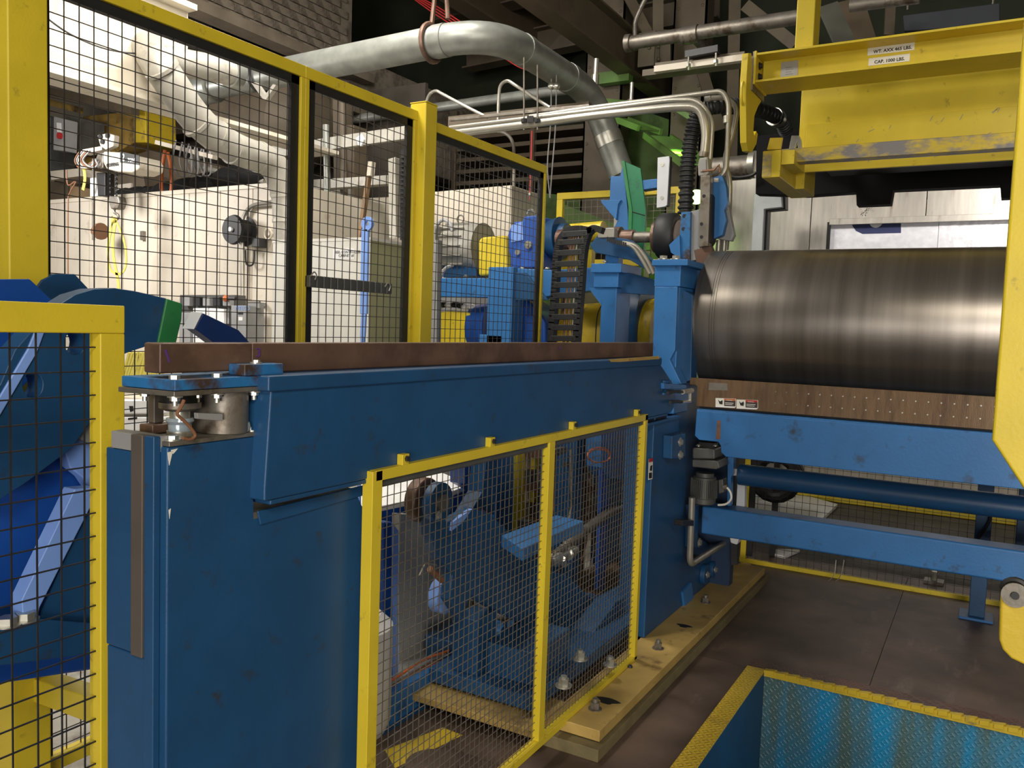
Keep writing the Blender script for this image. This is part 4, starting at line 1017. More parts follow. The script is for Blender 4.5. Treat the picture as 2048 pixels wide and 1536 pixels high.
# ------------------------------------------------------------------ blue stands
def stand(lab, Y, cap, ped, colx, ybot, m):
    t = thing('blue_stand', lab, 'stand')
    B().rect('Y', Y, (cap[0], cap[1]), (cap[2], cap[3]), .35).make('cap_plate', m, t, bevel=.004)
    B().rect('Y', Y+.03, (ped[0], ped[1]), (ped[2], ped[3]), .28).make('head', m, t, bevel=.004)
    a = P(colx[0], ped[3], 'Y', Y+.05); c = P(colx[1], ped[3], 'Y', Y+.05)
    B().box((a.x, Y+.05, ybot), (c.x, Y+.28, a.z)).make('column', m, t, bevel=.006)
    return t
t = stand('blue square stand right of the cable chain, lower of the two', 4.85, (1182, 527, 1242, 545), (1188, 543, 1236, 575), (1203, 1234), .1, BLUE2)
B().px([(1176, 575), (1204, 575), (1204, 612)], 'Y', 4.9, .03).make('gusset', BLUE2, t)
B().px([(1236, 540), (1310, 560), (1310, 590), (1236, 585)], 'Y', 4.95, .1).make('side_beam', BLUE, t)
B().rect('Y', 4.95, (1212, 478), (1236, 530), .08).make('upper_neck', BLUE2, t, bevel=.003)
bolt(P(1210, 524, 'Y', 4.9), (0, 0, 1), .014, .012, t)
Y = 4.25
t = stand('tall blue stand beside the left end of the steel roll', Y, (1304, 519, 1375, 531), (1310, 531, 1360, 573), (1312, 1360), 1.2, BLUE2)
B().px([(1309, 573), (1355, 573), (1350, 700), (1340, 720), (1363, 768), (1315, 775), (1305, 720)], 'Y', Y+.02, .10).make('front_plate', MATS['lit_blue_paint'], t, bevel=.004)
B().px([(1355, 573), (1385, 590), (1382, 760), (1363, 768), (1342, 720), (1350, 700)], 'Y', Y+.13, .1).make('side_plate', BLUE, t, bevel=.003)  # shaded side of the stand painted in the darker blue
for p in ((1327, 519), (1352, 519)): bolt(P(p[0], p[1], 'Y', Y+.05), (0, 0, 1), .022, .02, t)
t = thing('roll_bearing', 'round blue bearing housing on the left end of the steel roll', 'bearing')
c = P(1372, 645, 'Y', 4.78); c.z = 1.72
B().lathe((c.x-.12, 4.80, 1.72), (-1.455, 4.80, 1.72), [(0, .20), (.2, .31), (.8, .31), (1, .26)], 40).make('housing', BLUE, t)
B().box((-1.60, 4.46, 1.42), (-1.47, 4.56, 1.96)).make('keeper_plate', BLUE2, t, bevel=.004)
B().box((-1.60, 4.40, 1.37), (-1.50, 4.70, 1.41)).make('shim', STEELD, t)
B().box((-1.66, 4.40, .6), (-1.48, 4.95, 1.37)).make('chock', BLUE, t, bevel=.006)

# ------------------------------------------------------------------ small yellow guard at the back
t = thing('mesh_guard', 'small yellow framed wire guard at the back, behind the green pad', 'guard')
GY = 6.9
a = P(1114, 386, 'Y', GY); c = P(1366, 372, 'Y', GY); zlow = P(1114, 520, 'Y', GY).z
for (x0, x1, z0_, z1_) in ((a.x, c.x, a.z-.06, a.z), (a.x, a.x+.06, zlow, a.z-.06), (c.x-.06, c.x, zlow, a.z-.06), (a.x, c.x, zlow-.06, zlow)):
    B().box((x0, GY, z0_), (x1, GY+.05, z1_)).make('frame_bar', YEL, t, bevel=.004)
grid('Y', GY+.03, (a.x+.04, zlow), (c.x-.04, a.z-.04), .06, .0025).make('wire_mesh', WIRE, t, kind='stuff')
for x in (a.x+.03, c.x-.03): B().box((x-.03, GY, 0), (x+.03, GY+.05, zlow-.06)).make('leg', YEL, t)

# ------------------------------------------------------------------ green pad bracket, white bar, wheel
PYY = 5.15
t = thing('green_pad', 'dark green urethane pad bolted to an upright blue bracket, left of the white bar', 'pad')
B().px([(1221, 352), (1240, 352), (1247, 322), (1260, 480), (1240, 482), (1222, 470), (1235, 440), (1224, 415), (1219, 400)], 'Y', PYY, .18).make('bracket', BLUE2, t, bevel=.004)
B().px([(1201, 400), (1242, 400), (1236, 408), (1232, 440), (1203, 406)], 'Y', PYY-.02, .16).make('side_lug', MATS['lit_blue_paint'], t, bevel=.003)
B().px([(1243, 321), (1249, 322), (1264, 420), (1262, 500), (1256, 478), (1257, 415)], 'Y', PYY-.03, .24).make('pad_edge', GREENS, t)
B().px([(1247, 322), (1281, 337), (1291, 420), (1290, 470), (1285, 508), (1260, 490), (1262, 418)], 'Y', PYY-.02, .02).make('pad_face', GREEN, t, bevel=.002)
B().tube(PS([(1262, 423), (1290, 431)], 'Y', PYY-.022), .003, 5).make('seam', SOOT_SHADE, t)
B().rect('Y', PYY+.02, (1228, 436), (1240, 462), .06).make('clip', STEEL, t)
B().rect('Y', PYY+.03, (1219, 462), (1258, 482), .1).make('foot', BLUE2, t)
t = thing('white_bar', 'white plastic faced bar standing upright on a blue arm, above the rubber wheel', 'bar')
B().px([(1315, 315), (1338, 312), (1339, 320), (1334, 410), (1330, 413), (1313, 416)], 'Y', PYY-.05, .03).make('face_bar', WBAR, t, bevel=.003)
B().px([(1338, 312), (1341, 313), (1337, 411), (1332, 413)], 'Y', PYY-.04, .03).make('back_edge', DARK, t)
B().px([(1280, 361), (1316, 357), (1316, 375), (1282, 380)], 'Y', PYY-.01, .08).make('arm', BLUE2, t, bevel=.003)
for p in ((1325, 329), (1324, 396)):
    q = P(*p, 'Y', PYY-.05); B().cyl(q, q-Vector((0, .004, 0)), .012, 14).make('screw', STEEL, t)
t = thing('rubber_wheel', 'black rubber tyred wheel above the tall blue stand', 'wheel')
c = P(1341, 473, 'Y', 5.0)
B().lathe(c-Vector((.07, 0, 0)), c+Vector((.05, 0, 0)), [(0, .12), (.02, .135), (.15, .145), (.85, .145), (.98, .135), (1, .12)], 44).make('tyre', BLACK, t)
B().cyl(c+Vector((-.1, 0, 0)), c+Vector((.055, 0, 0)), .10, 32).make('hub', RUSTB, t)
B().cyl(c-Vector((.30, 0, 0)), c, .035, 18).make('axle', STEELD, t)
B().lathe(c-Vector((.42, 0, 0)), c-Vector((.24, 0, 0)), [(0, .07), (.5, .07), (.5, .05), (1, .05)], 20).make('bearing_block', RUSTB, t)

t = thing('clamp_jaw', 'rubbed blue block with two holes right of the rubber wheel', 'clamp')
JY = 4.75
B().px([(1362, 425), (1381, 423), (1380, 460), (1379, 520), (1361, 518), (1360, 462)], 'Y', JY, .12).make('face', BLUERUST, t, bevel=.003)
B().px([(1381, 423), (1400, 418), (1400, 500), (1393, 520), (1379, 522), (1378, 470)], 'Y', JY+.03, .12).make('side', GREYP, t, bevel=.003)
B().px([(1338, 490), (1359, 470), (1361, 518), (1342, 505)], 'Y', JY-.02, .05).make('wing', BLUE2, t)
for p in ((1369, 432), (1367, 458)): B().cyl(P(*p, 'Y', JY+.002), P(*p, 'Y', JY-.002), .012, 14).make('bolt_hole', SOOT_SHADE, t)
t = thing('clamp_plate', 'upright brown steel plate with bolt holes below the grey conduit box', 'plate')
B().px([(1401, 352), (1420, 350), (1420, 380), (1416, 492), (1398, 494), (1400, 385)], 'Y', JY-.02, .07).make('front', STEELD, t, bevel=.003)
B().px([(1418, 380), (1424, 392), (1422, 480), (1416, 490)], 'Y', JY+.0, .1).make('side', SOOT_SHADE, t)
B().px([(1388, 500), (1420, 490), (1432, 520), (1420, 545), (1395, 540)], 'Y', JY+.02, .06).make('foot', RUSTB, t, bevel=.003)
for p in ((1408, 392), (1403, 448), (1403, 474)): B().cyl(P(*p, 'Y', JY-.018), P(*p, 'Y', JY-.023), .010, 14).make('bolt_hole', SOOT_SHADE, t)
t = thing('blue_cam_plate', 'curved dark blue plate with lobed edge right of the brown clamp plate', 'plate')
B().px([(1424, 355), (1444, 350), (1452, 372), (1455, 405), (1448, 420), (1452, 440), (1445, 470), (1426, 478), (1418, 440), (1420, 390)], 'Y', JY+.06, .05).make('front', BLUE2, t, bevel=.004)
B().px([(1440, 352), (1448, 352), (1455, 400), (1462, 440), (1468, 470), (1462, 482), (1435, 478), (1448, 440), (1446, 420), (1453, 404)], 'Y', JY+.12, .05).make('back_plate', GREYP, t, bevel=.004)
B().px([(1428, 356), (1437, 356), (1437, 364), (1428, 364)], 'Y', JY+.05, .02).make('screw_block', STEEL, t)

t = thing('corrugated_hose', 'black corrugated hose coming down from the roof to the blue clamp block', 'hose')
pth = smooth_path([P(1572, 262, 'Y', 6.1), P(1560, 240, 'Y', 5.95), P(1530, 224, 'Y', 5.6), P(1482, 214, 'Y', 5.25)]+PS([(1430, 212), (1398, 228), (1386, 262), (1378, 310), (1374, 360), (1371, 428)], 'Y', 5.05), 22)
B().tube(pth, .05, 14, [.051 if i % 4 < 2 else .040 for i in range(len(pth))]).make('tube', DARK, t)
q = P(1556, 238, 'Y', 5.93); q2 = P(1548, 233, 'Y', 5.85); B().cyl(q, q2, .06, 20).make('steel_clamp', STEEL, t)
t = thing('junction_box', 'grey cast conduit box above the brown clamp plate', 'box')
B().px([(1398, 316), (1415, 313), (1418, 345), (1412, 353), (1396, 352), (1395, 330)], 'Y', JY+.02, .08).make('body', MOTOR, t, bevel=.008)
B().px([(1400, 320), (1412, 318), (1412, 342), (1400, 344)], 'Y', JY+.012, .01).make('cover', GREYP, t, bevel=.002)
B().cyl(P(1406, 314, 'Y', JY+.06), P(1408, 304, 'Y', JY+.06), .028, 14).make('hub', STEELD, t)
B().tube(PS([(1405, 342), (1428, 340), (1438, 330), (1440, 345)], 'Y', JY-.03), .007, 7).make('brass_fitting', COPPER, t)

# ------------------------------------------------------------------ conduits
UY = 4.82
def pipe(lab, pts, Y, r, m=COND, cat='conduit', name='conduit', fr=.12, group=None, clamps=()):
    t = thing(name, lab, cat, group)
    B().tube(fillet([P(*p, 'Y', Y) for p in pts], fr, 8), r, 14).make('tube', m, t)
    for p in clamps:
        q = P(*p[:2], 'Y', Y); q2 = P(p[2], p[3], 'Y', Y); B().tube([q, q2], r*1.25, 12).make('coupling', STEEL, t)
    return t
pipe('thick lowest conduit of the three running right, bending down into the grey box', [(900, 268), (1080, 246), (1180, 232), (1350, 214), (1400, 214), (1413, 260), (1408, 312)], UY, .026, fr=.22)
pipe('second thin conduit of the three, bending down beside the thick one', [(900, 256), (1180, 222), (1340, 200), (1398, 200), (1425, 240), (1420, 312), (1418, 330)], UY+.05, .016, fr=.2)
t = pipe('upper conduit of the three, looping over at the right and dropping to the roll', [(1060, 234), (1180, 216), (1385, 190), (1445, 182), (1458, 205), (1456, 280), (1452, 340), (1440, 355)], UY+.1, .016, fr=.15, clamps=[(1453, 232, 1453, 246)])
pipe('grey conduit crossing behind the upper one and running down beside the steel wall', [(1410, 198), (1452, 194), (1475, 215), (1468, 260), (1448, 320), (1460, 360), (1458, 440), (1452, 500)], UY+.16, .016, fr=.15, clamps=[(1412, 198, 1422, 197)])
pipe('short straight conduit dropping behind the blue cam plate, left of two', [(1438, 480), (1436, 508)], UY+.1, .016)
pipe('short straight conduit dropping behind the blue cam plate, right of two', [(1449, 480), (1447, 508)], UY+.1, .016)
t = thing('conduit_strut', 'grey slotted strut hung on rods carrying the three conduits', 'support')
B().bar(P(900, 240, 'Y', UY+.12), P(1180, 212, 'Y', UY+.12), .03, .02).make('channel', STEELD, t, bevel=.002)
B().bar(P(1060, 238, 'Y', UY-.05), P(1060, 238, 'Y', UY+.2), .04, .04).make('cross_clamp', DARK, t)
for x, y0_ in ((1048, 115), (1075, 130)):
    B().cyl(P(x, y0_, 'Y', UY), P(x, 260, 'Y', UY), .006, 8).make('rod', STEELD, t)
    B().cyl(P(x, 238, 'Y', UY-.03), P(x, 245, 'Y', UY-.03), .02, 6).make('nut', DARK, t)
t = thing('conduit_hoop', 'hooped conduit rising over the fence corner post, left of two', 'conduit')
B().tube(smooth_path(PS([(853, 226), (853, 205), (860, 188), (872, 182), (885, 188), (930, 212), (975, 235)], 'Y', 5.6), 6), .013, 10).make('tube', COND, t)
t = thing('conduit_hoop', 'hooped conduit above the three long conduits, right of two', 'conduit')
B().tube(smooth_path(PS([(996, 242), (998, 190), (1002, 170), (1015, 162), (1030, 170), (1065, 193), (1100, 215)], 'Y', 5.5), 6), .013, 10).make('tube', COND, t)
t = thing('conduit_hoop', 'dim bent conduit in the shade behind the right fence panel', 'conduit')
B().tube(smooth_path(PS([(995, 262), (1012, 268), (1024, 282), (1028, 310), (1027, 400)], 'Y', 6.5), 6), .016, 10).make('tube', STEELD, t)
t = thing('red_drop_cord', 'thin red vertical cord hanging behind the right fence panel', 'cord')
B().cyl(P(1064, 262, 'Y', 6), P(1060, 400, 'Y', 6), .006, 8).make('cord', RED, t)
B().cyl(P(1061, 386, 'Y', 6), P(1060, 392, 'Y', 6), .016, 8).make('joint', STEEL, t)
t = thing('drop_cable', 'pair of thin pale cables hanging just right of the fence end', 'cable')
for k, x in enumerate((1103, 1113)):
    B().tube(smooth_path(PS([(x, 150), (x-2, 250), (x-8+k*0, 330), (1100, 396)], 'Y', 5.8), 5), .005, 6).make('cable', GREYC, t)
    B().sphere(P(x, 172, 'Y', 5.8), .03, 8, 6).make('clip', STEEL, t)
t = thing('red_cables', 'bunch of thin red cables slung under the roof behind the big pipe', 'cables')
for k in range(4):
    B().tube(smooth_path(PS([(820+k*4, -8), (870+k*3, 28-k*4), (960, 85-k*5), (1000, 110-k*4), (1040, 135-k*3), (1090, 150-k*4)], 'Y', 6.9), 5), .006, 6).make('cable', RED, t)

# ================================================================== STEEL ROLL AND ITS STAND (right)
RY, RZ, RR = 4.80, 1.72, .402
t = thing('steel_roll', 'large polished dark steel roll lying horizontally at the right', 'roll')
RX0, RX1 = -1.432, .9
b = B(); L = RX1-RX0
prof = [(0, RR-.02), (.004, RR)]
for gx_ in (.105, .118, .131): prof += [(gx_/L-.0012, RR), (gx_/L-.0006, RR-.0025), (gx_/L+.0006, RR-.0025), (gx_/L+.0012, RR)]
prof += [(.98, RR), (1, RR-.02)]
b.lathe((RX0, RY, RZ), (RX1, RY, RZ), prof, 128)
o = b.make('shell', ROLLM, t, angle=30)
B().cyl((RX0-.08, RY, RZ), (RX0, RY, RZ), .17, 40).make('journal', STEELD, t)
B().cyl((RX1, RY, RZ), (RX1+.32, RY, RZ), .17, 40).make('journal', STEELD, t)
t = thing('roll_bearing', 'blue bearing housing on the right end of the steel roll', 'bearing')
B().box((RX1+.32, RY-.3, 0), (RX1+.5, RY+.3, RZ+.3)).make('housing', BLUE, t, bevel=.02)

SY = 4.38
t = thing('scraper_plate', 'long brown stained steel scraper plate with two rows of dots below the roll', 'plate')
z1 = P(1600, 769, 'Y', SY).z; z0 = P(1600, 829, 'Y', SY).z
a = P(1380, 755, 'Y', SY).x; c = P(1393, 800, 'Y', SY).x
B().prism([(a, SY, z1), (.88, SY, z1), (.88, SY, z0), (c, SY, z0), (c, SY, z1-.045), (c-.01, SY, z1-.038), (a, SY, z1-.038)], (0, .02, 0)).make('plate_body', SCRAPE, t, bevel=.002)
B().px([(1418, 765), (1455, 767), (1455, 781), (1417, 780)], 'Y', SY-.001, .001).make('patch_plate', STEELD, t)
for i in range(24):
    for zz in (z1-.045, z1-.105):
        x = P(1595, 789, 'Y', SY).x+(i-2)*.0545
        if x > .8: continue
        B().cyl((x, SY, zz), (x, SY-.0035, zz), .0038, 8).make('plug_weld', STEEL if 2 < i else STEELD, t)
def sticker(lab, x0, x1, y0, y1, col, x=SY):
    t = thing('warning_label', lab, 'label')
    Y = SY-.0015
    B().px([(x0, y0), (x1, y0+1.5), (x1, y1+1.5), (x0, y1)], 'Y', Y, .001).make('backing', LABELW, t)
    xm = x0+(x1-x0)*.42
    B().px([(xm, y0+1), (x1-1, y0+2), (x1-1, y1+1), (xm, y1)], 'Y', Y-.0006, .0005).make('dark_field', LABELD, t)
    B().px([(xm, y0+1), (x1-1, y0+2), (x1-1, y0+6), (xm, y0+5)], 'Y', Y-.001, .0005).make('colour_band', col, t)
    xd = Vector((1, 0, 0)); 
    text('WARNING', P(xm+4, y0+5, 'Y', Y-.0016), (1, 0, 0), (0, 0, 1), .007, LABELW, t, 'heading')
    B().px([(xm+2, y0+9), (x1-5, y0+10), (x1-5, y0+11), (xm+2, y0+10)], 'Y', Y-.001, .0005).make('text_line', INKW, t)
    B().px([(xm+2, y0+12), (x1-7, y0+13), (x1-7, y0+14), (xm+2, y0+13)], 'Y', Y-.001, .0005).make('text_line', INKW, t)
    B().px([(x0+5, y0+3), (x0+9, y0+7), (x0+14, y0+4), (xm-3, y0+8), (x0+14, y0+13), (x0+8, y0+12)], 'Y', Y-.0008, .0005).make('hand_pictogram', INK, t)
    B().px([(x0, y1), (x1, y1+1.5), (x1-3, y1+4), (x0, y1+2)], 'Y', Y-.0015, .001).make('curled_edge', WHITE, t)
sticker('worn warning label with orange band on the brown scraper plate', 1431, 1472, 796, 812, LABELO)
sticker('worn warning label with red band on the brown scraper plate', 1473, 1516, 799, 815, RED)

TY = 4.34
t = thing('table_beam', 'upper blue beam with rounded notch, running right under the brown scraper', 'beam')
def yz(px_, py): return P(px_, py, 'Y', TY)
zt_ = yz(1600, 838).z; zb_ = yz(1600, 930).z
pts = [(yz(1393, 822).x, zt_), (.9, zt_), (.9, zb_), (yz(1452, 908).x, zb_), (yz(1442, 905).x, zb_+.02), (yz(1441, 895).x, zb_+.055), (yz(1436, 889).x, zb_+.075), (yz(1398, 884).x, zb_+.075), (yz(1389, 878).x, zb_+.095)]
B().prism([(x, TY, z) for x, z in pts], (0, .04, 0)).make('web_plate', BLUE2, t, bevel=.004)
B().box((pts[0][0], TY+.002, zt_-.004), (.9, TY+.22, zt_+.008)).make('top_flange', BLUE2, t, bevel=.003)
B().px([(1423, 838), (1444, 836), (1443, 880), (1440, 889), (1430, 889), (1427, 866)], 'Y', TY-.0008, .0006)
q = P(1434, 866, 'Y', TY-.001)
B().prism([(q.x-.002, TY-.0012, q.z+.065), (q.x+.016, TY-.0012, q.z+.07), (q.x+.020, TY-.0012, q.z-.03), (q.x-.006, TY-.0012, q.z-.034)], (0, .001, 0)).make('rust_patch', mat('rust_stain', (.17, .09, .06), .7, 0, .3, 20), t)
t = thing('scraper_channel', 'black gap channel between brown scraper and blue beam', 'channel')
B().box((c+.01, SY+.025, zt_+.009), (.88, SY+.15, z0+.02)).make('channel_body', SOOT_SHADE, t)

t = thing('round_crossbar', 'dark blue round tube running right beneath the upper blue beam', 'tube')
q1 = P(1600, 948, 'Y', 4.72); 
B().cyl((P(1480, 940, 'Y', 4.72).x, 4.72, q1.z-.042), (.90, 4.72, q1.z-.042), .061, 36).make('tube', BLUE, t)
LY = 4.6
t = thing('lower_crossbeam', 'lower blue box beam running right, above the yellow guard rail', 'beam')
zl1 = P(1700, 1054, 'Y', LY).z; zl0 = P(1700, 1115, 'Y', LY).z
B().box((P(1402, 1040, 'Y', LY).x, LY, zl0), (.90, LY+.15, zl1)).make('box_section', BLUE2, t, bevel=.012)
t = thing('frame_column', 'blue end column carrying both blue beams, out of view at the right', 'column')
B().box((.901, 4.3, 0), (1.1, 5.1, 1.1)).make('column_body', BLUE, t, bevel=.01)
t = thing('pivot_plate', 'blue plate and pale strut with round eye hanging under the notched beam', 'link')
B().px([(1455, 908), (1468, 908), (1466, 948), (1462, 955), (1461, 1012), (1454, 1012)], 'Y', 4.62, .05).make('plate', BLUE2, t, bevel=.003)
B().px([(1475, 958), (1490, 958), (1489, 1018), (1472, 1018)], 'Y', 4.75, .05).make('strut', WBAR, t, bevel=.002)
B().tube([P(1474, 950, 'Y', 4.72), P(1486, 950, 'Y', 4.72)], .02, 14).make('eye', STEELD, t)
B().px([(1466, 938), (1474, 938), (1473, 951), (1465, 951)], 'Y', 4.66, .03).make('nut', STEEL, t)
c = P(1484, 945, 'Y', 4.7); B().tube([c+Vector((0, -.03, 0)), c+Vector((0, .03, 0))], .022, 16).make('bush', STEELD, t)
t = thing('pivot_shoe', 'white bracket foot just under the lower blue beam at its left end', 'bracket')
B().px([(1459, 1074), (1478, 1078), (1474, 1090), (1461, 1086)], 'Y', 4.9, .08).make('cap', WHITE, t, bevel=.006)
B().px([(1462, 1086), (1474, 1088), (1474, 1130), (1462, 1130)], 'Y', 4.92, .05).make('stem', DARK, t)

# gear motor
t = thing('gear_motor', 'small dark grey gear motor hanging vertically under the notched blue beam', 'motor')
MY = 4.45
B().px([(1384, 897), (1388, 895), (1430, 898), (1430, 919), (1384, 918)], 'Y', MY, .16).make('gear_housing', MOTORD, t, bevel=.01)
B().px([(1384, 919), (1436, 922), (1440, 936), (1432, 939), (1384, 934)], 'Y', MY-.02, .18).make('gear_flange', MOTORD, t, bevel=.006)
p0 = P(1410, 945, 'Y', MY+.06); p1 = P(1408, 1008, 'Y', MY+.06); p1.x = p0.x
R_ = .063
B().lathe(p0, p1, [(0, R_*.8), (.12, R_*.8), (.14, R_), (.78, R_), (.8, R_*1.06), (.95, R_*1.04), (1, R_*.8)], 32).make('motor_body', MOTORD, t)
for i in range(22):
    a = PI+PI*i/21; d = Vector((math.cos(a), math.sin(a), 0))
    B().bar(p0.lerp(p1, .2)+d*(R_+.005), p0.lerp(p1, .76)+d*(R_+.005), .004, .014, up=d).make('cooling_fin', MOTORD, t)
B().px([(1436, 960), (1446, 958), (1448, 985), (1437, 988)], 'Y', MY+.02, .08).make('terminal_box', MOTORD, t, bevel=.006)
B().cyl(P(1446, 975, 'Y', MY+.02), P(1455, 974, 'Y', MY+.02), .015, 8).make('gland', STEELD, t)
B().tube(smooth_path(PS([(1454, 975), (1461, 985), (1462, 998), (1452, 1008), (1436, 1010)], 'Y', MY+.0), 5), .006, 8).make('lead', LABELW, t)
B().rect('Y', MY+.05, (1398, 884), (1428, 897), .08).make('mount', SOOT_SHADE, t)
for x in (1397, 1431): bolt(P(x, 892, 'Y', MY+.04), (0, 0, 1), .010, .01, t)

t = thing('floor_conduit', 'grey conduit with black clamp bending at the foot of the blue far column', 'conduit')
xx = -1.35
B().tube(fillet(PS([(1384, 995), (1379, 1130), (1450, 1085)], 'X', xx), .06, 8), .018, 14).make('tube', COND, t)
B().px([(1366, 1041), (1388, 1041), (1388, 1052), (1366, 1052)], 'X', xx+.02, -.05).make('clamp', BLACK, t, bevel=.003)
B().px([(1385, 1118), (1400, 1110), (1400, 1128), (1388, 1132)], 'X', xx+.0, -.04).make('clamp', BLACK, t, bevel=.003)
t = thing('bearing_stub', 'dark shadowed bearing bracket between gear motor and blue column', 'bracket')
B().box((-1.40, 4.50, 1.08), (-1.28, 4.80, 1.15)).make('bracket_body', BLUE, t)

# yellow rear guard rail
KY = 5.95
t = thing('mesh_guard', 'low yellow framed wire guard behind the blue beams of the roll stand', 'guard')
gx0 = P(1446, 1107, 'Y', KY).x
zg = P(1700, 1153, 'Y', KY).z
B().box((gx0, KY, zg-.035), (.75, KY+.04, zg)).make('bottom_rail', YEL, t, bevel=.003)
B().box((gx0, KY, zg), (gx0+.025, KY+.04, zg+.10)).make('end_stub', YEL, t)
px_ = P(1486, 1100, 'Y', KY).x
B().box((px_-.02, KY, zg), (px_+.02, KY+.04, 1.0)).make('upright', YEL, t, bevel=.003)
B().box((px_-.02, KY, 1.0), (.75, KY+.04, 1.04)).make('top_rail', YEL, t, bevel=.003)
B().box((.70, KY, .0), (.75, KY+.04, 1.0)).make('upright', YEL, t, bevel=.003)
B().box((px_+.02, KY+.01, zg+.02), (px_+.06, KY+.03, 1.0)).make('black_edging', BLACK, t)
grid('Y', KY+.02, (px_+.03, zg), (.70, 1.0), .0508, .0019).make('wire_mesh', WIREB, t, kind='stuff')
for i, (x0, lab) in enumerate(((-.02, 'left blue leg with foot plate seen under the lower blue beam at the right'), (.19, 'right blue leg seen under the lower blue beam near the yellow lever'))):
    t = thing('blue_stanchion', lab, 'leg')
    B().box((x0, 5.58, .015), (x0+.085, 5.68, 1.02)).make('leg_tube', BLUE, t, bevel=.004)
    B().box((x0-.05, 5.54, 0), (x0+.13, 5.72, .015)).make('foot_plate', BLUE2, t, bevel=.002)
t = thing('leg_cable', 'black cable looping down the left blue leg', 'cable')
B().tube(smooth_path(PS([(1978, 1010), (1980, 1040), (1962, 1070), (1950, 1085)], 'Y', 5.55), 5), .008, 7).make('cable', BLACK, t)
t = thing('loose_wires', 'few stiff loose wires sticking out below the yellow guard rail', 'wire')
for k in range(2): B().tube(smooth_path(PS([(1655+k*16, 1163), (1668+k*14, 1150), (1672+k*16, 1120)], 'Y', 5.85), 4), .003, 5).make('wire_piece', STEEL, t)
t = thing('anchor_plate', 'tan base plate with nut in the dark corner under the yellow guard rail', 'base plate')
B().px([(1430, 1120), (1500, 1126), (1510, 1142), (1432, 1140)], 'Z', .03, -.03).make('plate_body', TAN, t)
q = P(1476, 1133, 'Z', .03); B().cyl(q, q+Vector((0, 0, .035)), .018, 6).make('nut', STEELD, t)
t = thing('floor_nut_bracket', 'small steel bracket with bolt on the dark floor behind the wire guard at the right', 'bracket')
q = P(1868, 1160, 'Z', .02); B().box(q-Vector((.06, .05, .02)), q+Vector((.06, .05, .0))).make('base', STEELD, t)
B().cyl(q, q+Vector((0, 0, .06)), .02, 8).make('bolt', STEEL, t)

t = thing('floor_kerb', 'long yellow painted kerb on the floor far behind the blue beams', 'kerb')
B().box((-1.75, 8.70, 0), (3.5, 8.85, .22)).make('kerb_body', YEL, t, bevel=.01)
t = thing('white_sheet', 'pale sheets of board lying on the floor behind the low wire guard', 'sheet')
B().prism(PS([(1480, 985), (1590, 985), (1675, 1008), (1630, 1050), (1480, 1030)], 'Z', .03), (0, 0, -.03)).make('sheet_body', WHITE, t)
t = thing('white_sheet', 'thin pale strip of board on the floor under the lower blue beam', 'sheet')
B().prism(PS([(1540, 1097), (1600, 1099), (1570, 1112), (1542, 1106)], 'Z', .02), (0, 0, -.02)).make('sheet_body', WHITE, t)
t = thing('hose_coil', 'black hose coil hanging behind the blue tube above the pale sheets', 'hose')
c = P(1556, 950, 'Y', 6.3); pth = []
for k in range(49):
    a = 2*PI*k/16; pth.append(c+Vector((.15*math.cos(a), -.02*k/8, .15*math.sin(a))))
B().tube(pth, .045, 10).make('coil', BLACK, t)
B().box((c.x-.02, 6.24, 0), (c.x+.02, 6.28, c.z+.2)).make('hanger', DARK, t)

# ------------------------------------------------------------------ yellow lifting beam, hook plate
IY = 4.6
def z_at(px_, py, Y=IY): return P(px_, py, 'Y', Y).z
zt1 = z_at(1700, 81); zb1 = z_at(1700, 138)
x0 = P(1512, 130, 'Y', IY).x
t = thing('lifting_beam', 'long yellow I-beam with capacity labels hanging at the upper right', 'lifting beam')
BW = .26
B().box((x0, IY, zt1-.012), (1.0, IY+BW, zt1)).make('top_flange', YEL, t, bevel=.002)
B().box((x0, IY, zb1-.012), (1.0, IY+BW, zb1)).make('bottom_flange', YEL, t, bevel=.002)
B().box((x0+.01, IY+BW/2-.006, zb1), (1.0, IY+BW/2+.006, zt1-.012)).make('web', YEL, t)
B().box((x0-.012, IY-.002, zb1-.02), (x0, IY+BW, zt1+.012)).make('end_plate', YEL, t, bevel=.002)
for zz in (zb1+.035, zt1-.05): bolt((x0+.001, IY+.07, zz), (1, 0, 0), .014, .016, t, SOOT_SHADE)
zw = IY+BW/2-.007
q = P(1576, 124, 'Y', zw)
B().box((q.x-.035, zw-.002, zb1+.004), (q.x+.055, zw, zb1+.115)).make('nameplate', PLATEL, t)
np_ = [c_ for c_ in t.children if c_.name.startswith('nameplate')][0]
for k in range(4): B().box((q.x-.01, zw-.003, zb1+.045+k*.012), (q.x+.03-.008*(k % 2), zw-.002, zb1+.048+k*.012)).make('engraved_line', GREYP, np_)
for (s_, py, pz) in (('WT. AXX 465 LBS.', (1735, 1828), .098), ('CAP. 1000 LBS.', (1738, 1820), .045)):
    a = P(py[0], 110, 'Y', zw).x; c = P(py[1], 110, 'Y', zw).x
    B().box((a, zw-.0015, zb1+pz-.004), (c, zw, zb1+pz+.034)).make('label_strip', LABELW, t)
    ls_ = [c_ for c_ in t.children if c_.name.startswith('label_strip')][-1]
    o = text(s_, (a+.028, zw-.002, zb1+pz+.004), (1, 0, 0), (0, 0, 1), .0225, INK, ls_, 'lettering', bold=.0006)
t = thing('lifting_hook', 'flat yellow hook plate with handle bolted to the left end of the lifting beam', 'hook')
hx = x0-.02
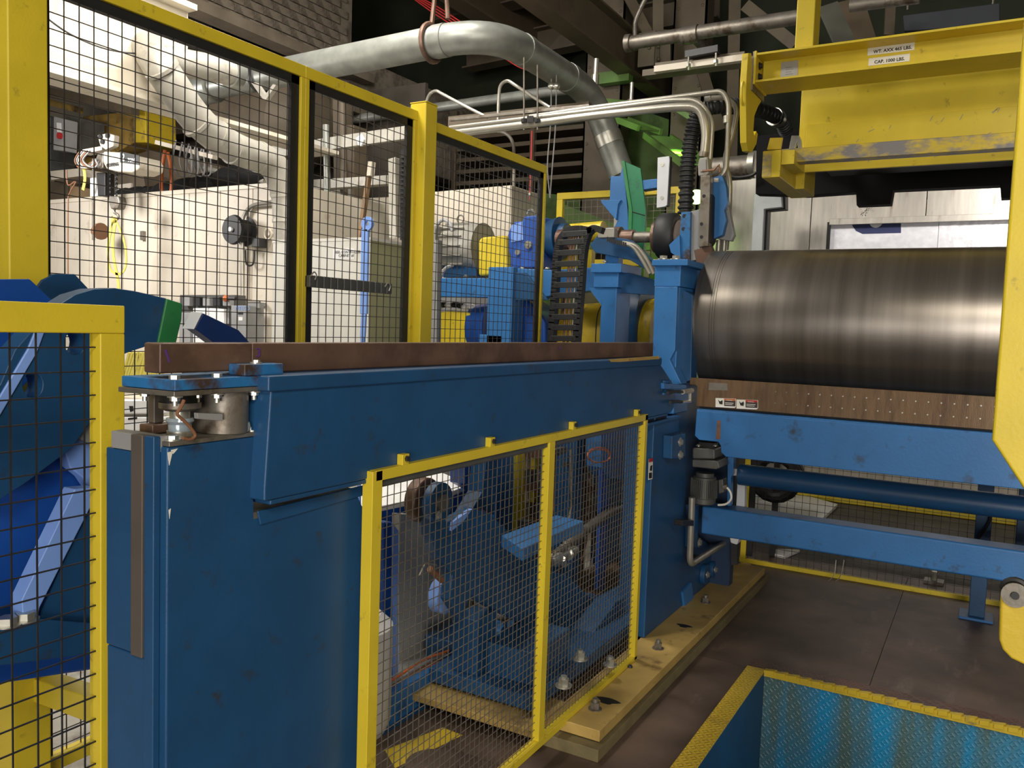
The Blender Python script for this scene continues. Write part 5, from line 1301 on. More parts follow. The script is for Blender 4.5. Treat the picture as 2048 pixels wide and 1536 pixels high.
B().px([(1503, 106), (1506, 150), (1515, 172), (1531, 189), (1517, 212), (1509, 232), (1507, 262), (1509, 272), (1513, 262), (1516, 268), (1513, 288), (1504, 305), (1497, 302), (1493, 285), (1492, 190), (1493, 160), (1497, 106)], 'X', hx, -.035).make('plate', YEL, t, bevel=.003)
B().box((hx, IY+.0, zb1-.05), (hx+.008, IY+BW, zt1+.01)).make('shim', STEELD, t)
B().tube(smooth_path(PS([(1492, 162), (1485, 166), (1483, 190), (1485, 208), (1492, 222)], 'X', hx-.018), 4), .007, 8).make('handle', YEL, t)
t = thing('hanger_tube', 'yellow square tube rising from the lifting beam to the roof', 'tube')
a = P(1591, 60, 'Y', IY+.05).x; c = P(1628, 60, 'Y', IY+.05).x
B().box((a, IY+.05, zt1+.001), (c, IY+.20, 5.2)).make('tube_body', YEL, t, bevel=.006)
B().box((a-.02, IY+.03, 5.2), (c+.02, IY+.22, 5.3)).make('top_bracket', YEL, t)

# ------------------------------------------------------------------ yellow hood with front bar
HY = 5.15
t = thing('roll_hood', 'big plain yellow sheet metal hood above the steel roll', 'hood')
zh0 = P(1620, 344, 'Y', HY).z; zh1 = P(1620, 150, 'Y', HY).z
xh = P(1608, 345, 'Y', HY).x; xh1 = P(1583, 180, 'Y', HY).x
B().box((xh-.045, HY+.02, zh0+.05), (1.2, HY+.10, zh1)).make('hood_shell', YEL, t, bevel=.004)
B().box((xh-.002, HY, zh0), (1.2, HY+.02, zh0+.28)).make('front_skirt', YEL, t, bevel=.003)
B().box((xh+.01, HY+.10, zh0+.12), (1.2, HY+.85, zh1)).make('hood_shade_block', SOOT_SHADE, t)  # black block painted for the shade inside the open hood
random.seed(3)
for k in range(22):
    x = random.uniform(xh+.02, xh+1.1); z = random.uniform(zh0+.03, zh0+.26); l = random.uniform(.01, .04); a = random.uniform(.4, 1.2)
    q = Vector((x, HY-.0012, z)); d = Vector((math.cos(a)*l, 0, math.sin(a)*l))
    B().prism([q, q+d, q+d+Vector((.002, 0, -.002)), q+Vector((.002, 0, -.002))], (0, .001, 0)).make('scratch', GREYP, t)
t = thing('stop_bar', 'scraped yellow tube bar with steel patches across the front of the hood', 'bar')
BY = 4.86
zb2 = z_at(1700, 317, BY); zt2 = z_at(1700, 288, BY)
B().box((P(1562, 312, 'Y', BY).x, BY, zb2), (1.1, BY+.09, zt2)).make('front_bar', YELBARE, t, bevel=.004)
TY2 = 4.78
face = [(1525, 302), (1561, 300), (1561, 351), (1525, 356)]
za = P(1525, 356, 'Y', TY2).z; zc_ = P(1525, 302, 'Y', TY2).z; xa = P(1525, 330, 'Y', TY2).x; xc = P(1561, 330, 'Y', TY2).x
B().box((xa, TY2, za), (xc, 5.55, zc_)).make('side_tube', YEL, t, bevel=.005)
B().box((xa+.0, TY2-.003, za+.006), (xa+.05, TY2, zc_-.004)).make('scraped_face', YELBARE, t)
B().box((xc+.001, TY2+.01, za+.07), (xc+.07, BY+.22, zc_-.003)).make('corner_gusset', YEL, t)
B().box((xc, 5.2, za), (xc+.05, 5.52, zc_)).make('rear_plate', YEL, t)
B().px([(1534, 299), (1540, 276), (1565, 275), (1561, 298)], 'Y', TY2+.02, .02).make('top_plate', YELD, t)
B().px([(1577, 300), (1583, 271), (1598, 271), (1602, 280), (1603, 298), (1596, 299), (1594, 283), (1589, 298)], 'Y', BY+.04, .03).make('steel_lug', STEEL, t, bevel=.002)

t = thing('black_duct', 'black duct box with square notches behind and below the yellow hood', 'duct')
DYY = 6.2
B().px([(1513, 272), (1583, 262), (2040, 225), (2040, 394), (2003, 396), (2001, 370), (1786, 380), (1781, 408), (1713, 411), (1712, 384), (1612, 391), (1511, 388)], 'Y', DYY, .12).make('duct_shell', mat('matt_black_paint', (.006, .006, .006), .8, spec=.2), t, bevel=.004)
B().rect('Y', DYY-.05, (1462, 342), (1512, 356), .05)
t = thing('duct_pipe', 'dark round pipe stub with steel collar joining the left side of the black duct', 'pipe')
B().cyl(P(1425, 340, 'Y', DYY+.1), P(1502, 334, 'Y', DYY+.1), .09, 24).make('pipe_body', STEELD, t)
B().cyl(P(1500, 330, 'Y', DYY+.1), P(1512, 329, 'Y', DYY+.1), .10, 24).make('collar', STEEL, t)
B().tube(smooth_path(PS([(1450, 345), (1470, 355), (1500, 352), (1512, 345)], 'Y', DYY-.05), 5), .012, 8).make('cable', BLACK, t)

# ------------------------------------------------------------------ stainless wall, opening, foil sheets, bracket
WY = 8.86
t = group_empty('wall_stainless')
def panel(x0, x1, y1z, nm='panel', zbot=None, ztop=None):
    a = P(x0, 480, 'Y', WY).x; c = P(x1, 480, 'Y', WY).x
    zz = P((x0+x1)/2, y1z, 'Y', WY).z
    B().box((a+.004, WY, 0 if zbot is None else zbot), (c-.004, WY+.03, zz if ztop is None else ztop)).make(nm, STAIN, t, bevel=.002)
zo = P(1800, 440, 'Y', WY).z
zT = P(1540, 300, 'Y', WY).z
panel(1380, 1512, 0, ztop=P(1450, 338, 'Y', WY).z); panel(1512, 1619, 0, ztop=zT)
xo = P(1660, 470, 'Y', WY).x
a = P(1619, 480, 'Y', WY).x
B().box((a+.004, WY, 0), (xo, WY+.03, zT)).make('panel', STAIN, t, bevel=.002)
c = P(1848, 480, 'Y', WY).x; e = P(2060, 480, 'Y', WY).x
B().box((xo, WY, zo+.005), (c-.004, WY+.03, zT)).make('panel', STAIN, t, bevel=.002)
B().box((c+.004, WY, zo+.005), (e, WY+.03, zT)).make('panel', STAIN, t, bevel=.002)
B().box((xo-.01, WY-.02, zo-.03), (e, WY+.01, zo+.03)).make('opening_lip', STAIN, t, bevel=.003)
B().box((xo-.03, WY-.01, 1.0), (xo, WY+.02, zo+.0)).make('opening_jamb', SOOT_SHADE, t)
B().box((e, WY, 0), (3.4, WY+.03, zT)).make('panel', STAIN, t)
B().box((xo, WY, 0), (e, WY+.03, .95)).make('panel', STAIN, t)
t = thing('foil_sheet', 'crinkled silver foil sheet with dark blue print in the wall opening', 'sheet')
fy = WY+.10
def fo(px_, py): return P(px_, py, 'Y', fy)
B().box((xo-.1, fy, .0), (fo(1876, 470).x, fy+.02, zo+.2)).make('foil', FOIL, t)
pr = [(1702, 436), (1705, 452), (1712, 462), (1725, 468), (1802, 466), (1802, 436)]
hole = [(1741+6, 436.5)]
cc = P(1752, 447, 'Y', fy-.002)
rim = [P(*p, 'Y', fy-.002) for p in pr]
rr = .062
B().prism(rim, (0, .002, 0)).make('blue_print', NAVY, t)
B().cyl((cc.x, fy-.0005, cc.z+.02), (cc.x, fy-.004, cc.z+.02), rr, 28).make('white_disc', WHITE, t)
t = thing('foil_sheet', 'crinkled plain silver foil sheet at the right of the wall opening', 'sheet')
B().box((fo(1877, 470).x, fy-.01, .0), (fo(2040, 470).x, fy+.01, zo+.2)).make('foil', FOIL, t)
t = thing('angle_bracket', 'pale grey L-shaped bracket plate in front of the stainless wall', 'bracket')
B().px([(1508, 388), (1562, 384), (1564, 414), (1528, 418), (1524, 505), (1502, 505)], 'Y', 7.9, .1).make('plate', WBAR, t, bevel=.006)
B().px([(1562, 386), (1571, 392), (1571, 418), (1536, 421), (1532, 505), (1524, 505), (1527, 418), (1564, 414)], 'Y', 7.97, .12).make('painted_shade_side', DARK, t)  # shade on the bracket side painted as a dark strip
B().box((P(1508, 480, 'Y', 7.9).x, 7.92, 0), (P(1520, 480, 'Y', 7.9).x, 8.0, P(1508, 505, 'Y', 7.9).z)).make('leg', WBAR, t)
t = thing('scorch_mark', 'black sooty scorch mark on the stainless wall under the duct notch', 'stain')
random.seed(11); c = P(1730, 423, 'Y', WY-.002)
for k in range(40):
    a = random.uniform(0, 2*PI); r = abs(random.gauss(0, .045)); l = random.uniform(.008, .03)
    q = c+Vector((r*math.cos(a), 0, r*math.sin(a)*1.0)); d = Vector((math.cos(a+random.uniform(-.6, .6)), 0, math.sin(a+.8)))*l
    B().prism([q, q+d, q+d*.6+Vector((.008, 0, .003))], (0, .0015, 0)).make('soot_fleck', SOOT_SHADE, t)

# ------------------------------------------------------------------ near yellow column and lever
NY = 2.0
t = thing('hoist_column', 'large plain yellow column plate close at the right edge of the picture', 'column')
B().prism([(.012, NY, 4.2), (.012, NY, P(1985, 880, 'Y', NY).z), (P(2048, 985, 'Y', NY).x+.004, NY, P(2048, 985, 'Y', NY).z), (.30, NY, .95), (.30, NY, 4.2)], (0, .06, 0)).make('plate', YEL, t, bevel=.006)
B().box((.16, NY+.071, 0), (.30, NY+.2, 4.2)).make('post', YEL, t, bevel=.006)
t = thing('hoist_lever', 'worn yellow rounded lever end with bolt near the lower right edge', 'lever')
ly = 2.02
B().px([(2000, 1215), (2002, 1198), (2010, 1185), (2024, 1178), (2040, 1180), (2120, 1200), (2120, 1330), (2048, 1330), (2022, 1318), (2005, 1300), (1998, 1280)], 'Y', ly, .05).make('plate', YELD, t, bevel=.006)
B().px([(2120, 1200), (2290, 1190), (2290, 1290), (2120, 1330)], 'Y', ly, .05).make('arm', YEL, t)
q = P(2030, 1190, 'Y', ly); B().cyl(q-Vector((0, .004, 0)), q, .026, 24).make('washer', STEELD, t); B().cyl(q-Vector((0, .010, 0)), q-Vector((0, .004, 0)), .008, 12).make('bolt', DARK, t)
B().tube(arc(q+Vector((0, .02, .004)), .022, 0, PI, (1, 0, 0), (0, 0, 1), 8), .008, 8).make('rubber_bumper', BLACK, t)

# ================================================================== LEFT BACKGROUND
EY = 5.2
t = thing('panelled_enclosure', 'cream steel panel enclosure standing behind the left fence panel', 'enclosure')
zt = 2.765
xs = [P(x, 450, 'Y', EY).x for x in (-60, 40, 112, 178, 246, 315, 378, 440, 505, 600)]
for i in range(len(xs)-1):
    B().box((xs[i]+.004, EY, 0), (xs[i+1]-.004, EY+.04, zt)).make('panel', CREAM, t, bevel=.003)
B().box((xs[0], EY-.01, zt), (xs[-1], EY+.06, zt+.04)).make('top_trim', GIRD, t, bevel=.003)
B().box((xs[-1]-.04, EY+.05, 0), (xs[-1], 6.4, zt)).make('side_panel', CREAM, t)
B().box((xs[0], EY+.05, zt-.06), (xs[-1]-.045, 6.4, zt)).make('roof_panel', CREAM, t)
t = thing('control_cabinet', 'light grey steel control cabinet with olive side behind the second fence panel', 'cabinet')
KX0, KX1, KY0 = -4.50, -3.607, 4.3
B().box((KX0, KY0+.02, 0), (KX1, 5.12, 2.19)).make('body', CABO, t, bevel=.004)  # body darker and more olive than the doors
B().box((KX0, KY0, .08), (KX1-.44, KY0+.02, 2.18)).make('door', CABW, t, bevel=.003)
B().box((KX1-.435, KY0, .08), (KX1, KY0+.02, 2.18)).make('door', CABW, t, bevel=.003)
B().box((KX0-.004, KY0-.002, 2.18), (KX1+.004, 5.13, 2.20)).make('top_trim', CABW, t)
a = P(668, 500, 'Y', KY0-.002)
B().rect('Y', KY0-.002, (666, 498), (708, 518), .002).make('label_plate', WHITE, t)
text('REEL CONTROLLER', P(669, 507, 'Y', KY0-.003), (1, 0, 0), (0, 0, 1), .026, INK, t, 'lettering')
text('CABINET #1', P(677, 514, 'Y', KY0-.003), (1, 0, 0), (0, 0, 1), .026, INK, t, 'lettering')
t = thing('grey_strip_post', 'grey perforated strip post just right of the tall yellow corner post', 'post')
B().px([(864, 480), (875, 480), (873, 700), (861, 700)], 'Y', 4.6, .05).make('strip', GREYP, t)
t = thing('beige_cabinet', 'tall beige steel cabinet behind the grey motor', 'cabinet')
B().px([(862, 384), (1023, 370), (1021, 480), (1018, 560), (862, 560)], 'Y', 6.0, .5).make('body', CREAM, t, bevel=.008)
a = P(870, 560, 'Y', 6.0); c = P(1018, 560, 'Y', 6.0)
B().box((a.x, 6.02, 0), (c.x, 6.45, a.z)).make('plinth', GREYP, t)

# dark storage bay above the enclosure
BYY = 7.15
t = thing('storage_backdrop', 'dark backdrop sheet added behind the storage platform, under the cream girder', 'wall sheet')
B().box((-11.9, BYY, 2.7), (-5.3, BYY+.05, 4.15)).make('sheet', ROOF, t)  # added dark sheet, stands in for the unlit depth of the bay
B().box((-11.9, BYY-.3, 3.85), (-6.0, BYY-.1, 4.05)).make('stringer', TRUSS, t)
t = thing('mustard_machine', 'mustard brown machine casing on the platform above the enclosure', 'machine')
MYY = 6.0
B().px([(165, 232), (268, 222), (268, 285), (240, 300), (165, 345)], 'Y', MYY, .5).make('casing', OLIVE, t, bevel=.01)
B().px([(268, 218), (290, 222), (292, 285), (268, 285)], 'Y', MYY+.0, .4).make('door', YELD, t, bevel=.01)
B().px([(78, 170), (262, 212), (262, 228), (78, 190)], 'Y', MYY-.2, .1).make('rail', BRBEAM, t)
B().px([(78, 192), (150, 212), (150, 224), (78, 206)], 'Y', MYY-.1, .1).make('rail', OLIVE, t)
B().px([(165, 345), (300, 300), (440, 330), (440, 365), (165, 385)], 'Y', MYY+.15, .3).make('bed', BRBEAM, t)
t = thing('electrical_cabinet', 'dark grey electrical cabinet at the far left above the enclosure', 'cabinet')
B().px([(60, 222), (100, 232), (100, 345), (60, 348)], 'Y', 5.6, .3).make('body', MOTORD, t, bevel=.01)
B().px([(130, 228), (160, 234), (160, 300), (130, 305)], 'Y', 5.62, .3).make('body', MOTORD, t, bevel=.01)
t = thing('disconnect_switch', 'grey disconnect switch box with white label and red button at the far left', 'switch box')
B().px([(107, 232), (130, 238), (128, 302), (106, 300)], 'Y', 5.4, .15).make('body', GREYC, t, bevel=.01)
B().px([(113, 245), (122, 246), (123, 266), (114, 264)], 'Y', 5.396, .003).make('label_plate', WHITE, t)
c = P(122, 272, 'Y', 5.4); B().cyl(c, c-Vector((0, .03, 0)), .035, 14).make('red_button', RED, t)
t = thing('storage_box', 'wide pale cardboard carton on the platform beside the far left cabinet', 'box')
B().px([(100, 342), (160, 336), (162, 352), (102, 360)], 'Y', 5.5, .3).make('carton', CREAM, t, bevel=.005)
t = thing('storage_box', 'small brown cardboard box low on the platform behind the white sleeve', 'box')
B().px([(140, 370), (158, 374), (158, 402), (138, 403)], 'Y', 5.6, .2).make('carton', PAPER, t, bevel=.005)
t = thing('storage_box', 'dark brown crate at the far left edge of the platform', 'box')
B().px([(96, 362), (136, 366), (134, 408), (96, 412)], 'Y', 5.7, .2).make('carton', BRBEAM, t, bevel=.005)
t = thing('storage_box', 'pale flat cartons stacked behind the hoist chain', 'box')
B().px([(226, 352), (285, 345), (290, 372), (226, 392)], 'Y', 5.7, .3).make('carton', TRUSS, t, bevel=.005)
B().px([(230, 370), (262, 366), (262, 384), (232, 388)], 'Y', 5.68, .02).make('carton_end', CREAM, t)
t = thing('black_tarp', 'black plastic bag heap on the edge of the enclosure roof', 'bag')
for (x, y, r) in ((262, 392, .16), (285, 392, .18), (315, 392, .18), (345, 385, .2), (385, 380, .22), (430, 372, .24), (480, 362, .26), (530, 352, .26)):
    B().sphere(P(x, y, 'Y', 5.75), r, 14, 8, (1.1, 1, .55)).make('lump', BLACK, t)
t = thing('brown_board', 'reddish brown board lying on top of the enclosure edge at the left', 'board')
B().px([(127, 405), (214, 397), (214, 410), (128, 418)], 'Y', 5.25, .3).make('board_body', WOOD, t, bevel=.004)

# chain hoist
t = thing('chain_hoist', 'cream electric chain hoist with black 2 TON label above the enclosure', 'hoist')
HYY = 4.7
B().px([(205, 302), (240, 304), (274, 312), (280, 322), (278, 338), (262, 345), (232, 343), (212, 338), (205, 325)], 'Y', HYY, .25).make('body', CREAM, t, bevel=.02)
B().px([(240, 303), (278, 311), (278, 330), (240, 325)], 'Y', HYY-.006, .005).make('label_plate', INK, t)
text('2', P(242.5, 321, 'Y', HYY-.009), (1, 0, -.16), (0, 0, 1), .085, INKW, t, bold=.003)
text('TON', P(255, 323.5, 'Y', HYY-.009), (1, 0, -.10), (0, 0, 1), .044, INKW, t, bold=.002)
text('COFFING', P(213, 334, 'Y', HYY-.006), (1, 0, .02), (0, 0, 1), .040, INK, t, 'maker_lettering', bold=.002)
B().px([(194, 270), (215, 266), (228, 270), (226, 292), (210, 299), (200, 292)], 'Y', HYY+.05, .06).make('trolley_plate', CREAM, t, bevel=.01)
for p in ((203, 274), (217, 272), (207, 284)):
    q = P(*p, 'Y', HYY+.05); B().cyl(q, q-Vector((0, .02, 0)), .022, 12).make('trolley_bolt', DARK, t)
B().px([(165, 299), (204, 292), (204, 300), (165, 308)], 'Y', HYY+.1, .08).make('trolley_bar', CREAM, t)
B().px([(195, 306), (206, 304), (206, 336), (196, 340), (188, 325)], 'Y', HYY+.03, .2).make('motor_end', STEELD, t, bevel=.01)
for k in range(5): B().tube(smooth_path(PS([(160+k*5, 302), (150+k*4, 320), (158+k*6, 335), (175+k*5, 330), (190, 318)], 'Y', HYY-.02*k), 5), .008, 6).make('power_cord', (COPPER, GREYC, CREAM)[k % 3], t)
B().px([(192, 345), (210, 345), (210, 392), (195, 392)], 'Y', HYY+.1, .1).make('chain_bag', BLACK, t, bevel=.01)
for k, x in enumerate((219, 233)):
    for i in range(12):
        q = P(x, 346+i*4.4, 'Y', HYY+.1)
        pts = [q+Vector(((.010*math.cos(a)) if (i+k) % 2 else 0, 0 if (i+k) % 2 else .010*math.cos(a), .018*math.sin(a))) for a in [j*PI/5 for j in range(11)]]
        B().tube(pts, .004, 5).make('chain_link', DARK, t)
B().px([(217, 392), (236, 392), (239, 405), (234, 418), (221, 418), (217, 405)], 'Y', HYY+.05, .08).make('hook_block', STEELD, t, bevel=.012)
B().tube(smooth_path(PS([(229, 418), (229, 425), (236, 430), (236, 437), (228, 440), (224, 434)], 'Y', HYY+.08), 4), .012, 8).make('hook', STEELD, t)
t = thing('yellow_sling', 'looped yellow webbing sling hanging from the hoist hook', 'sling')
def strap(pts, w=.045):
    b = B(); c_ = smooth_path(PS(pts, 'Y', HYY+.05), 6)
    for i in range(len(c_)-1): b.bar(c_[i], c_[i+1], w, .006, up=(0, 1, 0))
    return b
strap([(228, 436), (218, 470), (216, 510), (222, 540), (240, 548), (252, 530), (250, 490), (240, 460), (230, 438)], .022).make('loop', SLING, t)
strap([(232, 438), (226, 480), (228, 520), (236, 560), (238, 600), (237, 650)], .035).make('tail', SLING, t)
strap([(225, 445), (217, 500), (216, 560), (217, 640)], .014).make('tail', SLING, t)
B().sphere(P(228, 440, 'Y', HYY+.05), .03, 10, 8).make('knot', SLING, t)
t = thing('pendant_pole', 'thin grey pole with white sleeve hanging beside the hoist', 'pole')
B().cyl(P(187, 318, 'Y', 4.9), P(187, 480, 'Y', 4.9), .014, 10).make('pole_body', STEELD, t)
B().rect('Y', 4.87, (180, 356), (195, 392), .05).make('white_sleeve', WHITE, t, bevel=.004)
c = P(193, 463, 'Y', 4.95); B().lathe(c-Vector((.06, 0, 0)), c+Vector((.08, 0, 0)), [(0, .02), (.3, .05), (.6, .05), (.8, .08), (1, .08)], 14).make('valve', COPPER, t)
t = thing('yellow_tag', 'yellow tape strip hanging under the hoist motor', 'tape')
strap([(168, 335), (170, 358), (166, 380)], .04).make('tape', SLING, t)
t = thing('pull_cord', 'thin brown cord hanging at the left behind the fence', 'cord')
B().tube(smooth_path(PS([(133, 340), (136, 370), (152, 362), (140, 385), (136, 410), (136, 560)], 'Y', 4.8), 5), .007, 6).make('cord', COPPER, t)
t = thing('orange_hose_loop', 'orange hose loop hanging above the enclosure roof', 'hose')
B().tube(smooth_path(PS([(330, 300), (324, 340), (323, 380), (332, 400), (342, 385), (342, 340), (336, 305)], 'Y', 5.3), 6), .017, 8).make('hose', ORANGE, t)
t = thing('cable_coils', 'row of grey hanging cable loops above the enclosure roof', 'cable')
for k in range(5):
    x = 352+k*13
    B().tube(smooth_path(PS([(x, 280+k*4), (x-6, 320), (x+4, 350), (x+18, 345), (x+16, 290+k*3)], 'Y', 5.4+.03*k), 6), .008, 6).make('loop', GREYC, t)
B().bar(P(315, 285, 'Y', 5.5), P(430, 315, 'Y', 5.5), .06, .04).make('hanger_rail', CREAM, t)
t = thing('handrail_loop', 'pale grey tubular handrail end left of the dusty duct elbow', 'handrail')
B().tube(smooth_path(PS([(520, 322), (470, 305), (400, 312), (384, 318), (388, 328), (440, 345), (530, 362)], 'Y', 5.6), 6), .028, 10).make('tube', GALVW, t)
t = thing('black_reel', 'black cord reel with conduit and cables on the enclosure wall', 'reel')
c = P(492, 463, 'Y', EY-.02)
B().lathe(c+Vector((0, .02, 0)), c-Vector((0, .16, 0)), [(0, .12), (.15, .13), (.2, .10), (.8, .10), (.85, .13), (1, .12)], 28).make('drum', BLACK, t)
B().cyl(c-Vector((0, .16, 0)), c-Vector((0, .18, 0)), .02, 12).make('hub', WHITE, t)
B().px([(503, 476), (518, 476), (518, 494), (503, 494)], 'Y', EY-.1, .1).make('box', DARK, t, bevel=.006)
B().tube(smooth_path(PS([(491, 500), (493, 528), (506, 528), (508, 500)], 'Y', EY-.06), 6), .008, 7).make('cable', BLACK, t)
t = thing('wall_conduit', 'grey conduit with rounded bend on the enclosure wall above the reel', 'conduit')
B().tube(fillet(PS([(485, 620), (485, 412), (560, 402)], 'Y', EY-.04), .2), .018, 10).make('tube', COND, t)
B().tube(fillet(PS([(492, 455), (492, 415), (560, 408)], 'Y', EY-.03), .15), .014, 10).make('tube', COND, t)
t = thing('wall_hook', 'small steel bracket on the cream enclosure between sling and reel', 'bracket')
B().rect('Y', EY-.03, (280, 462), (286, 480), .03).make('bracket_body', STEELD, t)
t = thing('ring_fitting', 'pale ring shaped fitting on the enclosure next to the duct foot', 'fitting')
c = P(536, 468, 'Y', EY-.03); B().tube([c+Vector((.045*math.cos(k*PI/10), 0, .045*math.sin(k*PI/10))) for k in range(21)], .008, 8).make('ring', CREAM, t)
B().cyl(c, c+Vector((0, .03, 0)), .015, 10).make('stem', CREAM, t)

# ducts
t = thing('dusty_duct', 'large dusty galvanised duct bending down from the girder to behind the grey cabinet', 'duct')
DX_ = -4.86
pth = fillet([P(296, 96, 'X', GX+.02)]+PS([(318, 130), (390, 240), (460, 295), (548, 325), (572, 385), (577, 480)], 'X', DX_), .16, 6)
B().tube(pth, .112, 28).make('duct_body', GALVW, t)
for a, c in (((322, 136), (326, 142)), ((392, 243), (397, 248)), ((430, 270), (435, 274)), ((462, 295), (468, 297)), ((515, 313), (521, 315)), ((570, 385), (571, 391)), ((575, 440), (575, 446))):
    B().tube(PS([a, c], 'X', DX_), .118, 28).make('seam_band', GALVW, t)
B().tube(PS([(576, 440), (577, 482)], 'X', DX_), .095, 24).make('lower_sleeve', GALV, t)
t = thing('branch_duct', 'grey horizontal duct stub behind the top of the dusty duct', 'duct')
B().tube(PS([(322, 118), (470, 145)], 'X', -4.95), .095, 28).make('duct_body', GALVW, t)
B().tube(PS([(458, 142), (474, 146)], 'X', -4.95), .115, 28).make('flange', GALV, t)
t = thing('dust_hopper', 'grey rounded hopper shell in shade behind the dusty duct', 'hopper')
B().lathe(P(455, 240, 'Y', 6.6), P(640, 250, 'Y', 6.6), [(0, .25), (.2, .5), (.8, .5), (1, .3)], 32).make('shell', TRUSS, t)
t = thing('main_pipe', 'big round galvanised pipe crossing the top centre and bending down into the machine', 'pipe')
MYp = 5.0
A_ = P(985, 62, 'Y', MYp); z_ = A_.z
Bq = P(1183, 185, 'Z', z_-.02)
Cq = P(1243, 350, 'Y', Bq.y+.1)
S_ = P(398, 178, 'Y', MYp)
path = fillet([S_, A_, Bq, Cq], .42, 10)
B().tube(path, .112, 30).make('pipe_body', GALV, t)
def band(p, d, w, r, nm='band', m=GALV): 
    d = Vector(d).normalized(); B().cyl(p-d*w/2, p+d*w/2, r, 30).make(nm, m, t)
d1 = (A_-S_).normalized(); d2 = (Bq-A_).normalized(); d3 = (Cq-Bq).normalized()
band(A_-d1*.43, d1, .10, .117); band(A_+d2*.43, d2, .08, .117); band(Bq-d2*.43, d2, .08, .118); band(Bq+d3*.43, d3, .1, .118, m=STEEL)
band(S_+d1*.1, d1, .2, .14); band(S_+d1*.75, d1, .05, .125, m=DARK)
B().cyl(Cq, Cq+d3*.25, .06, 20).make('reducer', GALV, t)
p = A_-d1*.52
B().tube([p+Vector((0, .130*math.cos(k*PI/12), .130*math.sin(k*PI/12))) for k in range(25)], .018, 8).make('hanger_strap', RUSTB, t)
B().tube([p+Vector((0, 0, .14)), p+Vector((.02, 0, .32)), p+Vector((.12, 0, .34)), p+Vector((.14, 0, .15))], .018, 8).make('hanger_link', RUSTB, t)
B().cyl(p+Vector((.05, 0, .33)), p+Vector((.05, 0, 2.2)), .01, 8).make('hanger_rod', STEELD, t)
B().px([(502, 165), (512, 165), (530, 190), (546, 168), (552, 170), (531, 200), (527, 200)], 'Y', MYp-.15, .04).make('v_bracket', GALVW, t)

# long sprinkler pipes
def hp(lab, pts, Y, r, m=GALV, name='ceiling_pipe', cps=()):
    t = thing(name, lab, 'pipe'); B().tube(PS(pts, 'Y', Y), r, 18).make('tube', m, t)
    for a, c in cps: B().tube(PS([a, c], 'Y', Y), r*1.3, 18).make('coupling', m, t)
    return t
hp('long grey sprinkler pipe crossing behind the fence corner post', [(655, 246), (1160, 175)], 7.0, .048)
t = hp('grey pipe with tee fitting crossing right, above the hanging strut', [(1253, 87), (1600, 34)], 6.6, .055, STEELD, cps=[((1252, 87), (1262, 86)), ((1365, 72), (1372, 71)), ((1372, 71), (1392, 68)), ((1390, 68), (1396, 67))])
B().tube([P(1388, 70, 'Y', 6.6), P(1410, 98, 'Y', 7.2)], .045, 14).make('branch', STEELD, t)
hp('short pipe end at the top right above the lifting beam', [(1700, 12), (1840, -6)], 6.6, .045, STEELD)
t = thing('vertical_conduit', 'dark bent conduit rising at the top behind the grey tee pipe', 'conduit')
B().tube(smooth_path(PS([(1272, 100), (1270, 50), (1280, 20), (1295, -10)], 'Y', 7.8), 5), .025, 10).make('tube', STEELD, t)
t = thing('vertical_conduit', 'short steel conduit dropping beside the lower pipe bend', 'conduit')
B().tube(PS([(1193, 118), (1191, 155)], 'Y', 6.9), .025, 10).make('tube', COND, t)
B().tube(PS([(1191, 150), (1190, 170)], 'Y', 6.9), .035, 10).make('coupling', COND, t)
t = thing('vertical_conduit', 'thin steel conduit hanging under the brown roof beam', 'conduit')
B().tube(PS([(1264, 165), (1262, 208)], 'Y', 7.0), .018, 10).make('tube', COND, t)
B().tube(PS([(1263, 200), (1262, 210)], 'Y', 7.0), .04, 10).make('coupling', STEELD, t)
t = thing('hanging_strut', 'strut rail with two rod nuts hung under the grey tee pipe', 'support')
B().bar(P(1310, 140, 'Y', 6.5), P(1492, 116, 'Y', 6.5), .06, .05).make('rail', CREAM, t, bevel=.003)
B().bar(P(1312, 131, 'Y', 6.55), P(1490, 108, 'Y', 6.55), .04, .03).make('upper_rail', TRUSS, t)
B().bar(P(1373, 111, 'Y', 6.45), P(1438, 99, 'Y', 6.45), .08, .05).make('black_channel', DARK, t)
for x, y in ((1377, 114), (1432, 106)):
    B().cyl(P(x, y, 'Y', 6.42), P(x, y+26, 'Y', 6.42), .008, 8).make('rod', STEEL, t)
    B().cyl(P(x, y+14, 'Y', 6.42), P(x, y+20, 'Y', 6.42), .02, 6).make('nut', STEEL, t)
t = thing('unistrut_rail', 'pale steel channel running behind the three conduits', 'rail')
B().bar(P(900, 245, 'Y', 6.2), P(1180, 216, 'Y', 6.2), .06, .09).make('rail', TRUSS, t)

# pipes between fence posts
t = thing('riser_pipe', 'vertical grey riser pipe behind the second fence panel', 'pipe')
B().tube(PS([(652, 250), (655, 400)], 'Y', 5.6), .03, 14).make('tube', GALV, t)
B().sphere(P(649, 408, 'Y', 5.6), .09, 14, 10).make('gauge_bulb', GALV, t)
B().tube(PS([(600, 412), (650, 410)], 'Y', 5.6), .06, 14).make('side_pipe', GALVW, t)
B().tube(PS([(648, 420), (644, 475)], 'Y', 5.6), .02, 10).make('lower_pipe', RUSTB, t)
t = thing('riser_pipe', 'second thinner dusty riser pipe further right behind the fence', 'pipe')
B().tube(PS([(684, 190), (690, 470)], 'Y', 6.2), .035, 12).make('tube', TRUSS, t)
t = thing('pale_column', 'pale square column behind the grey cabinet', 'column')
B().px([(652, 372), (690, 368), (692, 560), (652, 560)], 'Y', 6.3, .3).make('column_body', GALVW, t, bevel=.01)
B().px([(690, 250), (708, 250), (710, 560), (692, 560)], 'Y', 6.4, .2).make('web', BRBEAM, t)
